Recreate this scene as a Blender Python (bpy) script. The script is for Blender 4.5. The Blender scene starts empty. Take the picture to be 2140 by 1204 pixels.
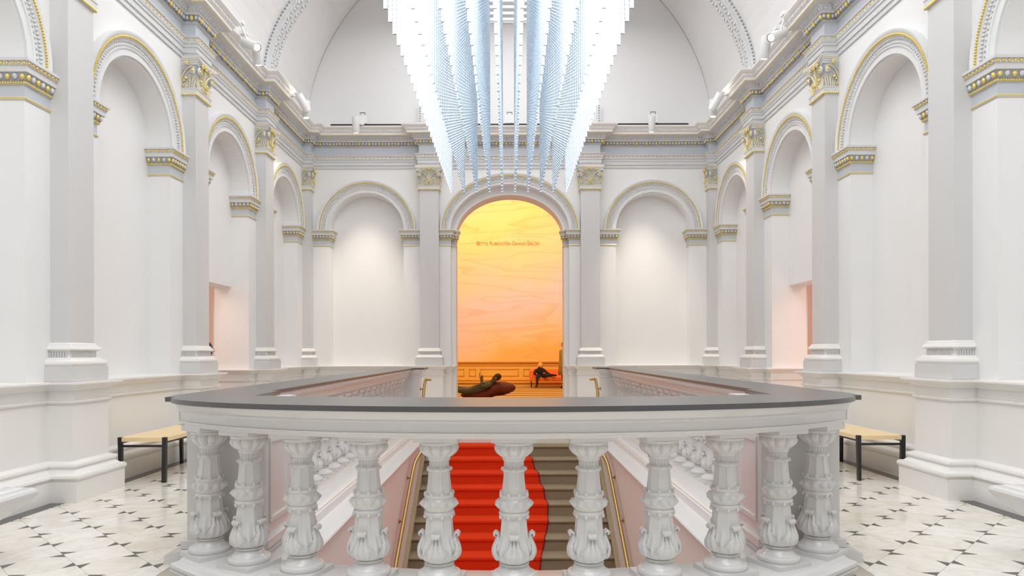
import bpy, bmesh, math, random
from math import sin, cos, pi, sqrt, atan2, radians as R
from mathutils import Vector, Matrix, Euler

random.seed(7)
S = bpy.context.scene
COL = S.collection

# ------------------------------------------------------------------ camera, world, exposure
EYE = 1.3
cam_d = bpy.data.cameras.new('camera')
cam = bpy.data.objects.new('camera', cam_d)
COL.objects.link(cam)
cam.location = (-0.025, 0.0, EYE)
cam.rotation_euler = (pi / 2, 0.0028, 0)
cam_d.sensor_width = 36.0
cam_d.lens = 36.0 * 1440 / 2140
cam_d.shift_x = 6.5 / 2140
cam_d.shift_y = 136.0 / 2140
cam_d.clip_start = 0.05
cam_d.clip_end = 200
S.camera = cam

w = bpy.data.worlds.new('world')
S.world = w
w.use_nodes = True
w.node_tree.nodes['Background'].inputs[0].default_value = (0.95, 0.97, 1.0, 1)
w.node_tree.nodes['Background'].inputs[1].default_value = 0.42
S.view_settings.view_transform = 'Standard'
S.view_settings.look = 'None'
S.view_settings.gamma = 1
S.view_settings.use_curve_mapping = False
S.view_settings.exposure = 0.0
S.cycles.use_denoising = True
S.cycles.max_bounces = 10
S.cycles.diffuse_bounces = 6
S.cycles.glossy_bounces = 5
S.cycles.sample_clamp_indirect = 6


def light(name, kind, loc, energy, color, size=0.1, target=None, angle=None, blend=0.5, size_y=None):
    d = bpy.data.lights.new(name, kind)
    d.energy = energy
    d.color = color
    o = bpy.data.objects.new(name, d)
    COL.objects.link(o)
    o.location = loc
    if kind == 'AREA':
        d.size = size
        if size_y:
            d.shape = 'RECTANGLE'
            d.size_y = size_y
    else:
        d.shadow_soft_size = size
    if kind == 'SPOT':
        d.spot_size = angle or R(60)
        d.spot_blend = blend
    if target is not None:
        o.rotation_euler = (Vector(target) - Vector(loc)).to_track_quat('-Z', 'Y').to_euler()
    return o


# unseen area fills added under the closed vault to brighten the stair hall
light('overhead_fill', 'AREA', (0, 7.0, 8.0), 500, (0.965, 0.985, 1.0), 5.0, (0, 7.0, 0), size_y=12.0)
light('overhead_fill', 'AREA', (0, 12.7, 8.9), 6, (1.0, 0.98, 0.95), 4.5, (0, 12.7, 0), size_y=2.0)
light('overhead_fill', 'AREA', (0, 1.0, 6.5), 255, (0.93, 0.965, 1.0), 5.0, (0, 3.6, 0), size_y=3.0)
# the warm salon and the rooms behind the side doors
light('salon_lamp', 'AREA', (0, 20.5, 8.6), 880, (1.0, 0.93, 0.82), 9.0, (0, 25.5, 3.0), size_y=3.0)
light('gallery_lamp', 'AREA', (-6.2, 10.2, 3.2), 45, (1.0, 0.76, 0.66), 1.6, (-5.4, 10.4, 0))
light('gallery_lamp', 'AREA', (6.2, 10.2, 3.2), 45, (1.0, 0.64, 0.58), 1.6, (5.4, 10.4, 0))
light('gallery_lamp', 'POINT', (5.3, 9.7, 1.3), 18, (1.0, 0.86, 0.72), 0.15)
light('gallery_lamp', 'POINT', (-5.5, 9.7, 1.6), 14, (1.0, 0.80, 0.66), 0.15)


# ------------------------------------------------------------------ materials
def mat(name, color, rough=0.5, metal=0.0, spec=0.5, noise=0.0, nscale=6.0, bump=0.0, bscale=60.0, emis=None, estr=0.0, coat=0.0):
    m = bpy.data.materials.new(name)
    m.use_nodes = True
    nt = m.node_tree
    b = nt.nodes['Principled BSDF']
    b.inputs['Base Color'].default_value = (*color, 1)
    b.inputs['Roughness'].default_value = rough
    b.inputs['Metallic'].default_value = metal
    b.inputs['Specular IOR Level'].default_value = spec
    b.inputs['Coat Weight'].default_value = coat
    b.inputs['Coat Roughness'].default_value = 0.30
    if emis:
        b.inputs['Emission Color'].default_value = (*emis, 1)
        b.inputs['Emission Strength'].default_value = estr
    if noise or bump:
        tc = nt.nodes.new('ShaderNodeTexCoord')
    if noise:
        n = nt.nodes.new('ShaderNodeTexNoise')
        n.inputs['Scale'].default_value = nscale
        n.inputs['Detail'].default_value = 4
        nt.links.new(tc.outputs['Object'], n.inputs['Vector'])
        mx = nt.nodes.new('ShaderNodeMix')
        mx.data_type = 'RGBA'
        mx.inputs['A'].default_value = (*[c * (1 - noise) for c in color], 1)
        mx.inputs['B'].default_value = (*[min(1, c * (1 + noise)) for c in color], 1)
        nt.links.new(n.outputs['Fac'], mx.inputs['Factor'])
        nt.links.new(mx.outputs['Result'], b.inputs['Base Color'])
    if bump:
        n2 = nt.nodes.new('ShaderNodeTexNoise')
        n2.inputs['Scale'].default_value = bscale
        nt.links.new(tc.outputs['Object'], n2.inputs['Vector'])
        bp = nt.nodes.new('ShaderNodeBump')
        bp.inputs['Strength'].default_value = bump
        bp.inputs['Distance'].default_value = 0.01
        nt.links.new(n2.outputs['Fac'], bp.inputs['Height'])
        nt.links.new(bp.outputs['Normal'], b.inputs['Normal'])
    return m


M = {}
M['wall'] = mat('painted_wall', (0.81, 0.80, 0.79), 0.55, noise=0.012, nscale=3, bump=0.04, bscale=40)
M['ceil'] = mat('painted_vault', (0.765, 0.755, 0.75), 0.7, noise=0.01, nscale=2)
M['grey'] = mat('painted_grey_shaft', (0.64, 0.63, 0.625), 0.5, noise=0.012, nscale=3)
M['trim'] = mat('painted_grey_trim', (0.655, 0.655, 0.655), 0.45)
M['arch'] = mat('painted_pale_archivolt', (0.73, 0.73, 0.725), 0.45)
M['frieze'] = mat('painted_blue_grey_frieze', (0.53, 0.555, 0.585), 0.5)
M['white'] = mat('painted_white_moulding', (0.82, 0.80, 0.77), 0.35, noise=0.01)
M['gold'] = mat('gold_leaf', (0.80, 0.62, 0.17), 0.38, 0.35, noise=0.12, nscale=40)
M['gloss'] = mat('gloss_white_paint', (0.72, 0.71, 0.70), 0.22, bump=0.05, bscale=90, noise=0.015, nscale=20)
M['slate'] = mat('dark_slate', (0.05, 0.048, 0.047), 0.42, spec=0.9, coat=0.6, bump=0.03, bscale=25, noise=0.15, nscale=12)
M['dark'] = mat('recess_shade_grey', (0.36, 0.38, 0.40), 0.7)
M['blackiron'] = mat('black_metal', (0.012, 0.011, 0.012), 0.35)
M['birch'] = mat('birch_seat', (0.86, 0.66, 0.38), 0.4, noise=0.05, nscale=8)
M['brass'] = mat('polished_brass', (0.50, 0.36, 0.13), 0.33, 1.0)
M['blush'] = mat('stairwell_plaster', (0.85, 0.81, 0.78), 0.5, noise=0.015, nscale=4)
M['tan'] = mat('stone_tread', (0.27, 0.205, 0.125), 0.7, noise=0.10, nscale=9, bump=0.1)
M['stringer'] = mat('tan_stone_stringer', (0.40, 0.30, 0.18), 0.6, noise=0.1, nscale=7)
M['red'] = mat('red_carpet', (0.72, 0.045, 0.009), 0.95, spec=0.1, noise=0.08, nscale=30, bump=0.3, bscale=300)
M['redge'] = mat('carpet_binding', (0.22, 0.006, 0.012), 0.9)
M['inset'] = mat('black_marble', (0.055, 0.052, 0.05), 0.2)
M['grout'] = mat('floor_grout', (0.50, 0.45, 0.37), 0.8)
M['plain_marble'] = mat('plain_marble', (0.80, 0.75, 0.66), 0.2, noise=0.03, nscale=3)
M['steel'] = mat('mirrored_steel', (0.42, 0.48, 0.54), 0.22, 1.0)
M['led'] = mat('led_lamp', (1, 1, 1), 0.5, emis=(0.90, 0.96, 1.0), estr=4.8)
M['led'].cycles.emission_sampling = 'FRONT'
M['canopy'] = mat('white_canopy', (0.78, 0.80, 0.82), 0.5)
M['lampwhite'] = mat('lamp_white', (0.80, 0.80, 0.79), 0.4)
M['lens'] = mat('lamp_lens', (1, 0.95, 0.85), 0.4, emis=(1.0, 0.88, 0.74), estr=14)
M['lens'].cycles.emission_sampling = 'NONE'
M['salonside'] = mat('salon_side_wall', (0.88, 0.74, 0.50), 0.7)
M['amber'] = mat('salon_wainscot', (0.92, 0.50, 0.07), 0.6)  # white panelling with the room's orange light put into its colour
M['amberdark'] = mat('salon_rail', (0.62, 0.30, 0.05), 0.6)  # darker rail tone, same orange room light in the colour
M['beanbag'] = mat('rust_bean_bag', (0.15, 0.026, 0.009), 0.8, noise=0.1, nscale=5)
M['sofa'] = mat('orange_sofa', (0.95, 0.20, 0.02), 0.8)
M['letters'] = mat('orange_letters', (0.85, 0.22, 0.015), 0.5)
M['skin'] = mat('skin', (0.80, 0.42, 0.25), 0.5)
M['hairdark'] = mat('dark_hair', (0.05, 0.025, 0.012), 0.8)
M['hairblond'] = mat('fair_hair', (0.90, 0.42, 0.10), 0.8)
M['olive'] = mat('olive_cloth', (0.13, 0.10, 0.03), 0.9)
M['jeans'] = mat('grey_green_cloth', (0.12, 0.12, 0.07), 0.9)
M['black'] = mat('black_cloth', (0.02, 0.012, 0.01), 0.9)
M['ochre'] = mat('ochre_coat', (0.33, 0.20, 0.03), 0.9)
M['boot'] = mat('red_brown_leather', (0.20, 0.03, 0.02), 0.5)
M['navy'] = mat('navy_cloth', (0.015, 0.012, 0.09), 0.8)
M['pinkwall'] = mat('gallery_wall', (0.86, 0.76, 0.70), 0.7)
M['galleryfloor'] = mat('gallery_floor', (0.45, 0.33, 0.22), 0.4)


def marble():
    m = bpy.data.materials.new('white_marble')
    m.use_nodes = True
    nt = m.node_tree
    b = nt.nodes['Principled BSDF']
    tc = nt.nodes.new('ShaderNodeTexCoord')
    oi = nt.nodes.new('ShaderNodeObjectInfo')
    add = nt.nodes.new('ShaderNodeVectorMath'); add.operation = 'ADD'
    mul = nt.nodes.new('ShaderNodeMath'); mul.operation = 'MULTIPLY'; mul.inputs[1].default_value = 37.0
    nt.links.new(oi.outputs['Random'], mul.inputs[0])
    nt.links.new(tc.outputs['Object'], add.inputs[0]); nt.links.new(mul.outputs[0], add.inputs[1])
    n = nt.nodes.new('ShaderNodeTexNoise')
    n.inputs['Scale'].default_value = 5.0; n.inputs['Detail'].default_value = 8; n.inputs['Distortion'].default_value = 1.6
    nt.links.new(add.outputs[0], n.inputs['Vector'])
    cr = nt.nodes.new('ShaderNodeValToRGB')
    cr.color_ramp.elements[0].position = 0.30; cr.color_ramp.elements[0].color = (0.75, 0.70, 0.62, 1)
    cr.color_ramp.elements[1].position = 0.62; cr.color_ramp.elements[1].color = (0.86, 0.835, 0.785, 1)
    nt.links.new(n.outputs['Fac'], cr.inputs[0])
    mx = nt.nodes.new('ShaderNodeMix'); mx.data_type = 'RGBA'; mx.blend_type = 'MULTIPLY'; mx.inputs['Factor'].default_value = 1
    cr2 = nt.nodes.new('ShaderNodeValToRGB')
    cr2.color_ramp.elements[0].color = (0.93, 0.91, 0.88, 1); cr2.color_ramp.elements[1].color = (1, 1, 1, 1)
    nt.links.new(oi.outputs['Random'], cr2.inputs[0])
    nt.links.new(cr.outputs[0], mx.inputs['A']); nt.links.new(cr2.outputs[0], mx.inputs['B'])
    nt.links.new(mx.outputs['Result'], b.inputs['Base Color'])
    b.inputs['Roughness'].default_value = 0.14
    return m


M['marble'] = marble()


def salon_wall_mat():
    """projected yellow, peach and pink light painted into the wall colour, with folds"""
    m = bpy.data.materials.new('salon_wall_projected_light')
    m.use_nodes = True
    nt = m.node_tree
    b = nt.nodes['Principled BSDF']
    N = nt.nodes.new; L = nt.links.new
    tc = N('ShaderNodeTexCoord'); sp = N('ShaderNodeSeparateXYZ'); L(tc.outputs['Object'], sp.inputs[0])
    # vertical change of the projected light, put into the base colour
    mr = N('ShaderNodeMapRange'); mr.inputs['From Min'].default_value = 0.9; mr.inputs['From Max'].default_value = 7.4
    n0 = N('ShaderNodeTexNoise'); n0.inputs['Scale'].default_value = 0.5; L(tc.outputs['Object'], n0.inputs['Vector'])
    ad = N('ShaderNodeMath'); ad.operation = 'MULTIPLY_ADD'; ad.inputs[1].default_value = 2.4; L(n0.outputs['Fac'], ad.inputs[0])
    sx = N('ShaderNodeMath'); sx.operation = 'MULTIPLY_ADD'; sx.inputs[1].default_value = -0.35
    L(sp.outputs['X'], sx.inputs[0]); L(sp.outputs['Z'], sx.inputs[2])
    s2 = N('ShaderNodeMath'); s2.operation = 'SUBTRACT'; s2.inputs[1].default_value = 1.2
    L(sx.outputs[0], ad.inputs[2]); L(ad.outputs[0], s2.inputs[0]); L(s2.outputs[0], mr.inputs['Value'])
    cr = N('ShaderNodeValToRGB'); e = cr.color_ramp.elements
    e[0].position = 0.0; e[0].color = (0.98, 0.55, 0.13, 1)
    e[1].position = 1.0; e[1].color = (1.0, 0.84, 0.33, 1)
    for p, c in ((0.12, (1.0, 0.66, 0.32, 1)), (0.34, (1.0, 0.66, 0.62, 1)), (0.52, (1.0, 0.68, 0.42, 1)), (0.68, (1.0, 0.72, 0.33, 1)), (0.85, (1.0, 0.79, 0.25, 1))):
        k = e.new(p); k.color = c
    L(mr.outputs[0], cr.inputs[0])
    # folds
    mp = N('ShaderNodeMapping'); mp.inputs['Rotation'].default_value = (0, R(10), 0); mp.inputs['Scale'].default_value = (0.10, 1, 0.60)
    L(tc.outputs['Object'], mp.inputs[0])
    n1 = N('ShaderNodeTexNoise'); n1.inputs['Scale'].default_value = 1.7; n1.inputs['Detail'].default_value = 2; n1.inputs['Distortion'].default_value = 0.35
    L(mp.outputs[0], n1.inputs['Vector'])
    mu = N('ShaderNodeMath'); mu.operation = 'MULTIPLY'; mu.inputs[1].default_value = 8; L(n1.outputs['Fac'], mu.inputs[0])
    fr = N('ShaderNodeMath'); fr.operation = 'FRACT'; L(mu.outputs[0], fr.inputs[0])
    pw = N('ShaderNodeMath'); pw.operation = 'POWER'; pw.inputs[1].default_value = 5; L(fr.outputs[0], pw.inputs[0])
    sc = N('ShaderNodeMath'); sc.operation = 'MULTIPLY'; sc.inputs[1].default_value = 0.45; L(pw.outputs[0], sc.inputs[0])
    mx = N('ShaderNodeMix'); mx.data_type = 'RGBA'; mx.inputs['B'].default_value = (0.86, 0.44, 0.14, 1)
    L(sc.outputs[0], mx.inputs['Factor']); L(cr.outputs[0], mx.inputs['A']); L(mx.outputs['Result'], b.inputs['Base Color'])
    b.inputs['Roughness'].default_value = 0.9
    return m


def salon_floor_mat():
    m = bpy.data.materials.new('salon_striped_carpet')
    m.use_nodes = True
    nt = m.node_tree
    b = nt.nodes['Principled BSDF']
    N = nt.nodes.new; L = nt.links.new
    tc = N('ShaderNodeTexCoord'); mp = N('ShaderNodeMapping'); mp.inputs['Rotation'].default_value = (0, 0, R(84))
    L(tc.outputs['Object'], mp.inputs[0])
    wv = N('ShaderNodeTexWave'); wv.inputs['Scale'].default_value = 0.33; wv.inputs['Distortion'].default_value = 3.0; wv.inputs['Detail Scale'].default_value = 0.3
    L(mp.outputs[0], wv.inputs['Vector'])
    cr = N('ShaderNodeValToRGB'); cr.color_ramp.elements[0].position = 0.4; cr.color_ramp.elements[1].position = 0.5
    cr.color_ramp.elements[0].color = (0.20, 0.09, 0.012, 1); cr.color_ramp.elements[1].color = (0.72, 0.36, 0.05, 1)
    L(wv.outputs['Fac'], cr.inputs[0]); L(cr.outputs[0], b.inputs['Base Color'])
    b.inputs['Roughness'].default_value = 0.9
    return m


M['salonwall'] = salon_wall_mat()
M['salonfloor'] = salon_floor_mat()


def glass_mat():
    m = bpy.data.materials.new('clear_glass')
    m.use_nodes = True
    nt = m.node_tree
    nt.nodes.remove(nt.nodes['Principled BSDF'])
    out = nt.nodes['Material Output']
    t = nt.nodes.new('ShaderNodeBsdfTransparent'); g = nt.nodes.new('ShaderNodeBsdfGlossy'); g.inputs['Roughness'].default_value = 0.02
    mx = nt.nodes.new('ShaderNodeMixShader'); mx.inputs[0].default_value = 0.004
    nt.links.new(t.outputs[0], mx.inputs[1]); nt.links.new(g.outputs[0], mx.inputs[2]); nt.links.new(mx.outputs[0], out.inputs[0])
    return m


M['glass'] = glass_mat()


# ------------------------------------------------------------------ mesh builder
class MB:
    def __init__(s):
        s.v = []; s.f = []; s.m = []; s.mats = []

    def mi(s, m):
        if m not in s.mats:
            s.mats.append(m)
        return s.mats.index(m)

    def add(s, vs, fs, m):
        o = len(s.v); k = s.mi(m)
        s.v.extend([tuple(x) for x in vs])
        for f in fs:
            s.f.append(tuple(i + o for i in f)); s.m.append(k)

    def quad(s, a, b, c, d, m):
        s.add([a, b, c, d], [(0, 1, 2, 3)], m)

    def box(s, x0, x1, y0, y1, z0, z1, m):
        s.add([(x0, y0, z0), (x1, y0, z0), (x1, y1, z0), (x0, y1, z0), (x0, y0, z1), (x1, y0, z1), (x1, y1, z1), (x0, y1, z1)],
              [(0, 3, 2, 1), (4, 5, 6, 7), (0, 1, 5, 4), (1, 2, 6, 5), (2, 3, 7, 6), (3, 0, 4, 7)], m)

    def prism(s, poly, z0, z1, m, mside=None):
        n = len(poly)
        vs = [(p[0], p[1], z0) for p in poly] + [(p[0], p[1], z1) for p in poly]
        s.add(vs, [tuple(range(n, 2 * n)), tuple(reversed(range(n)))], m)
        s.add(vs, [(i, (i + 1) % n, (i + 1) % n + n, i + n) for i in range(n)], mside or m)

    def lathe(s, prof, seg, m, fn=None, loc=(0, 0, 0), cap=True):
        vs = []; fs = []
        for h, r in prof:
            for k in range(seg):
                t = 2 * pi * k / seg
                rr = fn(h, t, r) if fn else r
                vs.append((loc[0] + rr * cos(t), loc[1] + rr * sin(t), loc[2] + h))
        n = len(prof)
        for i in range(n - 1):
            for k in range(seg):
                k2 = (k + 1) % seg
                fs.append((i * seg + k, i * seg + k2, (i + 1) * seg + k2, (i + 1) * seg + k))
        if cap:
            fs.append(tuple(reversed(range(seg)))); fs.append(tuple(range((n - 1) * seg, n * seg)))
        s.add(vs, fs, m)

    def ball(s, c, r, m, sc=(1, 1, 1), nu=8, nv=5, rot=None):
        vs = []; fs = []
        c = Vector(c)
        def P(x, y, z):
            q = Vector((x * r * sc[0], y * r * sc[1], z * r * sc[2]))
            if rot is not None:
                q = rot @ q
            return c + q
        vs.append(P(0, 0, -1))
        for i in range(1, nv):
            a = -pi / 2 + pi * i / nv
            for k in range(nu):
                t = 2 * pi * k / nu
                vs.append(P(cos(a) * cos(t), cos(a) * sin(t), sin(a)))
        vs.append(P(0, 0, 1))
        for k in range(nu):
            fs.append((0, 1 + (k + 1) % nu, 1 + k))
            b = 1 + (nv - 2) * nu
            fs.append((b + k, b + (k + 1) % nu, len(vs) - 1))
        for i in range(nv - 2):
            for k in range(nu):
                a = 1 + i * nu
                fs.append((a + k, a + (k + 1) % nu, a + nu + (k + 1) % nu, a + nu + k))
        s.add(vs, fs, m)

    def tube(s, pts, rad, m, n=6, flat=1.0, closed=False):
        """round tube along points; rad is a number or a list"""
        P = [Vector(p) for p in pts]
        rr = rad if isinstance(rad, (list, tuple)) else [rad] * len(P)
        vs = []; fs = []
        up = None
        for i, p in enumerate(P):
            a = P[i - 1] if (i > 0 or closed) else P[i]
            b = P[(i + 1) % len(P)] if (i < len(P) - 1 or closed) else P[i]
            t = (b - a)
            t = t.normalized() if t.length > 1e-9 else Vector((0, 0, 1))
            if up is None:
                up = Vector((0, 1, 0)) if abs(t.y) < 0.9 else Vector((1, 0, 0))
            x = up.cross(t)
            x = x.normalized() if x.length > 1e-6 else Vector((1, 0, 0))
            y = t.cross(x).normalized()
            up = y
            for k in range(n):
                q = 2 * pi * k / n
                vs.append(p + x * cos(q) * rr[i] + y * sin(q) * rr[i] * flat)
        L = len(P)
        for i in range(L - 1 + (1 if closed else 0)):
            j = (i + 1) % L
            for k in range(n):
                k2 = (k + 1) % n
                fs.append((i * n + k, i * n + k2, j * n + k2, j * n + k))
        if not closed:
            fs.append(tuple(reversed(range(n)))); fs.append(tuple(range((L - 1) * n, L * n)))
        s.add(vs, fs, m)

    def build(s, name, parent=None, smooth=False, angle=None, loc=None, rot=None, recalc=True):
        me = bpy.data.meshes.new(name)
        me.from_pydata(s.v, [], s.f)
        for m in s.mats:
            me.materials.append(m)
        me.polygons.foreach_set('material_index', s.m)
        if recalc:
            bm = bmesh.new(); bm.from_mesh(me)
            bmesh.ops.recalc_face_normals(bm, faces=bm.faces)
            bm.to_mesh(me); bm.free()
        if smooth or angle:
            me.polygons.foreach_set('use_smooth', [True] * len(me.polygons))
            if angle:
                me.set_sharp_from_angle(angle=angle)
        me.update()
        return inst(me, name, parent, loc, rot)


def inst(me, name, parent=None, loc=None, rot=None):
    o = bpy.data.objects.new(name, me)
    COL.objects.link(o)
    if parent is not None:
        o.parent = parent
    if loc is not None:
        o.location = loc
    if rot is not None:
        o.rotation_euler = rot
    return o


def empty(name, loc=(0, 0, 0), rz=0.0):
    o = bpy.data.objects.new(name, None)
    COL.objects.link(o)
    o.location = loc; o.rotation_euler = (0, 0, rz)
    o.empty_display_size = 0.2
    return o


def tag(o, label=None, cat=None, group=None, kind=None):
    if label: o['label'] = label
    if cat: o['category'] = cat
    if group: o['group'] = group
    if kind: o['kind'] = kind
    return o


def copy_tree(o, parent=None):
    c = o.copy(); COL.objects.link(c)
    if parent is not None:
        c.parent = parent
    for ch in list(o.children):
        copy_tree(ch, c)
    return c


def mitres(path, closed=False):
    """right-hand mitred unit offsets for a plan path"""
    n = len(path); out = []
    for i in range(n):
        def nrm(a, b):
            dx, dy = b[0] - a[0], b[1] - a[1]
            l = sqrt(dx * dx + dy * dy) or 1
            return (dy / l, -dx / l)
        n1 = nrm(path[i - 1], path[i]) if (i > 0 or closed) else None
        n2 = nrm(path[i], path[(i + 1) % n]) if (i < n - 1 or closed) else None
        if n1 is None: n1 = n2
        if n2 is None: n2 = n1
        k = 1 + n1[0] * n2[0] + n1[1] * n2[1]
        k = max(k, 0.2)
        out.append(((n1[0] + n2[0]) / k, (n1[1] + n2[1]) / k))
    return out


def sweep(mb, path, prof, mats, i0=0, i1=None, closed=False, loop=False):
    """prof = [(out, z)...]; mats = one material or a list per profile segment"""
    mt = mitres(path, closed)
    if i1 is None: i1 = len(path) - 1
    n = len(prof)
    idx = list(range(i0, i1 + 1)) + ([0] if closed else [])
    vs = []
    for i in idx:
        p, q = path[i], mt[i]
        for o, z in prof:
            vs.append((p[0] + q[0] * o, p[1] + q[1] * o, z))
    segs = n if loop else n - 1
    for j in range(segs):
        m = mats[j % len(mats)] if isinstance(mats, (list, tuple)) else mats
        fs = []
        for a in range(len(idx) - 1):
            fs.append((a * n + j, (a + 1) * n + j, (a + 1) * n + (j + 1) % n, a * n + (j + 1) % n))
        mb_add(mb, vs, fs, m, share=(j > 0))
    if loop and not closed:
        m = mats[0] if isinstance(mats, (list, tuple)) else mats
        mb_add(mb, vs, [tuple(range(n)), tuple(reversed(range((len(idx) - 1) * n, len(idx) * n)))], m, share=True)


def mb_add(mb, vs, fs, m, share):
    if not share:
        mb._o = len(mb.v)
        mb.v.extend(vs)
    k = mb.mi(m)
    for f in fs:
        mb.f.append(tuple(i + mb._o for i in f)); mb.m.append(k)


def along(path, out, step, i0=0, i1=None, start=0.5, fit=True):
    """positions (x, y, angle) every `step` on the offset path; angle makes local -Y the outward side"""
    mt = mitres(path)
    if i1 is None: i1 = len(path) - 1
    res = []
    for i in range(i0, i1):
        a = Vector((path[i][0] + mt[i][0] * out, path[i][1] + mt[i][1] * out))
        b = Vector((path[i + 1][0] + mt[i + 1][0] * out, path[i + 1][1] + mt[i + 1][1] * out))
        L = (b - a).length
        if L < step * 0.6:
            continue
        n = max(1, round(L / step))
        ang = atan2(b.y - a.y, b.x - a.x)
        for k in range(n):
            p = a + (b - a) * ((k + start) / n)
            res.append((p.x, p.y, ang, i, k, n))
    return res


# ------------------------------------------------------------------ room dimensions
W = 4.15          # half width at the wall face
PJ = 0.165        # pilaster projection
YF = 13.97        # far wall face
PW = 0.38
EDGES = [1.15, 3.675, 6.2, 8.725, 11.25]
NICHE = 0.27
SPRING = 3.78
RAD = 0.75
Y0 = -1.2

left = [(-W, Y0)]
for e in EDGES:
    left += [(-W, e), (-(W - PJ), e), (-(W - PJ), e + PW), (-W, e + PW)]
left += [(-W, 13.775), (-(W - PJ), 13.775)]
farp = [(-(W - PJ), YF), (-1.81, YF), (-1.81, YF - PJ), (-1.42, YF - PJ), (-1.42, YF),
        (1.42, YF), (1.42, YF - PJ), (1.81, YF - PJ), (1.81, YF), (W - PJ, YF)]
right = [(-x, y) for x, y in reversed(left)]
ROOM = left + farp + right
iL1 = len(left)            # corner vertex shared left/far
iF1 = len(left) + len(farp) - 1
RNG = {'left': (0, iL1), 'far': (iL1, iF1), 'right': (iF1, len(ROOM) - 1)}

# ------------------------------------------------------------------ walls with arched niches
def arch_bay(mb, T, u0, u1, uc, vb, vt, door=None, m=None):
    """front plane with a round-headed recess. T(u,v,w) -> world"""
    m = m or M['wall']
    Q = lambda a, b, c, d: mb.quad(T(*a), T(*b), T(*c), T(*d), m)
    a, b = uc - RAD, uc + RAD
    Q((u0, vb, 0), (a, vb, 0), (a, vt, 0), (u0, vt, 0))
    Q((b, vb, 0), (u1, vb, 0), (u1, vt, 0), (b, vt, 0))
    N = 40
    pts = [(uc - RAD * cos(pi * i / N), SPRING + RAD * sin(pi * i / N)) for i in range(N + 1)]
    for i in range(N):
        p, q = pts[i], pts[i + 1]
        Q((p[0], p[1], 0), (q[0], q[1], 0), (q[0], vt, 0), (p[0], vt, 0))
        Q((p[0], p[1], 0), (q[0], q[1], 0), (q[0], q[1], -NICHE), (p[0], p[1], -NICHE))
    v0 = door[0] if door else vb
    Q((a, v0, 0), (a, SPRING, 0), (a, SPRING, -NICHE), (a, v0, -NICHE))
    Q((b, v0, 0), (b, SPRING, 0), (b, SPRING, -NICHE), (b, v0, -NICHE))
    if door:
        dh, dd = door
        v0 = dh
        for uu in (a, b):
            Q((uu, 0, 0), (uu, dh, 0), (uu, dh, -dd), (uu, 0, -dd))
        Q((a, dh, -NICHE), (b, dh, -NICHE), (b, dh, -dd), (a, dh, -dd))
    mb.add([T(a, v0, -NICHE)] + [T(p[0], p[1], -NICHE) for p in pts] + [T(b, v0, -NICHE)], [tuple(range(len(pts) + 2))], m)


VT = 5.86
TL = lambda u, v, w_: (-W + w_, u, v)
TR = lambda u, v, w_: (W - w_, u, v)
TF = lambda u, v, w_: (u, YF - w_, v)
walls = {}
for side, T in (('left', TL), ('right', TR)):
    mb = MB()
    mb.quad(T(Y0, 0, 0), T(EDGES[0] + PW, 0, 0), T(EDGES[0] + PW, VT, 0), T(Y0, VT, 0), M['wall'])
    for i, e in enumerate(EDGES):
        u0 = e + PW; u1 = (EDGES[i + 1] if i + 1 < len(EDGES) else 13.775)
        arch_bay(mb, T, u0, u1, (u0 + u1) / 2, 1.0, VT, door=(2.36, 0.56) if i == 3 else None)
        if i + 1 < len(EDGES):
            mb.quad(T(u1, 0, 0), T(u1 + PW, 0, 0), T(u1 + PW, VT, 0), T(u1, VT, 0), M['wall'])
    mb.quad(T(13.775, 0, 0), T(YF + 0.5, 0, 0), T(YF + 0.5, VT, 0), T(13.775, VT, 0), M['wall'])
    walls[side] = tag(mb.build('wall_' + side), kind='structure', label='white %s wall of arched niches between pilasters' % side)

# far wall with the tall opening to the salon
ORX, ORY, OS = 1.20, 0.93, 3.77      # outer order
IRX, IRY, IS_ = 1.108, 0.86, 3.68    # inner order
mb = MB()
for sgn in (-1, 1):
    T = (lambda s_: (lambda u, v, w_: (s_ * u, YF - w_, v)))(sgn)
    arch_bay(mb, T, 1.81, W + 0.02, 2.90, 1.0, VT)
    mb.quad(T(1.42, 0, 0), T(1.81, 0, 0), T(1.81, VT, 0), T(1.42, VT, 0), M['wall'])
    mb.quad(T(ORX, 0, 0), T(1.42, 0, 0), T(1.42, VT, 0), T(ORX, VT, 0), M['wall'])
    mb.quad(T(ORX, 0, 0), T(ORX, OS, 0), T(ORX, OS, -0.15), T(ORX, 0, -0.15), M['wall'])
    mb.quad(T(ORX, 0, -0.15), T(ORX, OS, -0.15), T(IRX, OS, -0.15), T(IRX, 0, -0.15), M['wall'])
    mb.quad(T(IRX, 0, -0.15), T(IRX, IS_, -0.15), T(IRX, IS_, -0.6), T(IRX, 0, -0.6), M['wall'])
N = 40
for i in range(N):
    t0, t1 = pi * i / N, pi * (i + 1) / N
    o0 = (-ORX * cos(t0), OS + ORY * sin(t0)); o1 = (-ORX * cos(t1), OS + ORY * sin(t1))
    n0 = (-IRX * cos(t0), IS_ + IRY * sin(t0)); n1 = (-IRX * cos(t1), IS_ + IRY * sin(t1))
    mb.quad(TF(*o0, 0), TF(*o1, 0), TF(o1[0], VT, 0), TF(o0[0], VT, 0), M['wall'])
    mb.quad(TF(*o0, 0), TF(*o1, 0), TF(*o1, -0.15), TF(*o0, -0.15), M['wall'])
    mb.quad(TF(*o0, -0.15), TF(*o1, -0.15), TF(*n1, -0.15), TF(*n0, -0.15), M['wall'])
    mb.quad(TF(*n0, -0.15), TF(*n1, -0.15), TF(*n1, -0.6), TF(*n0, -0.6), M['wall'])
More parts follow.
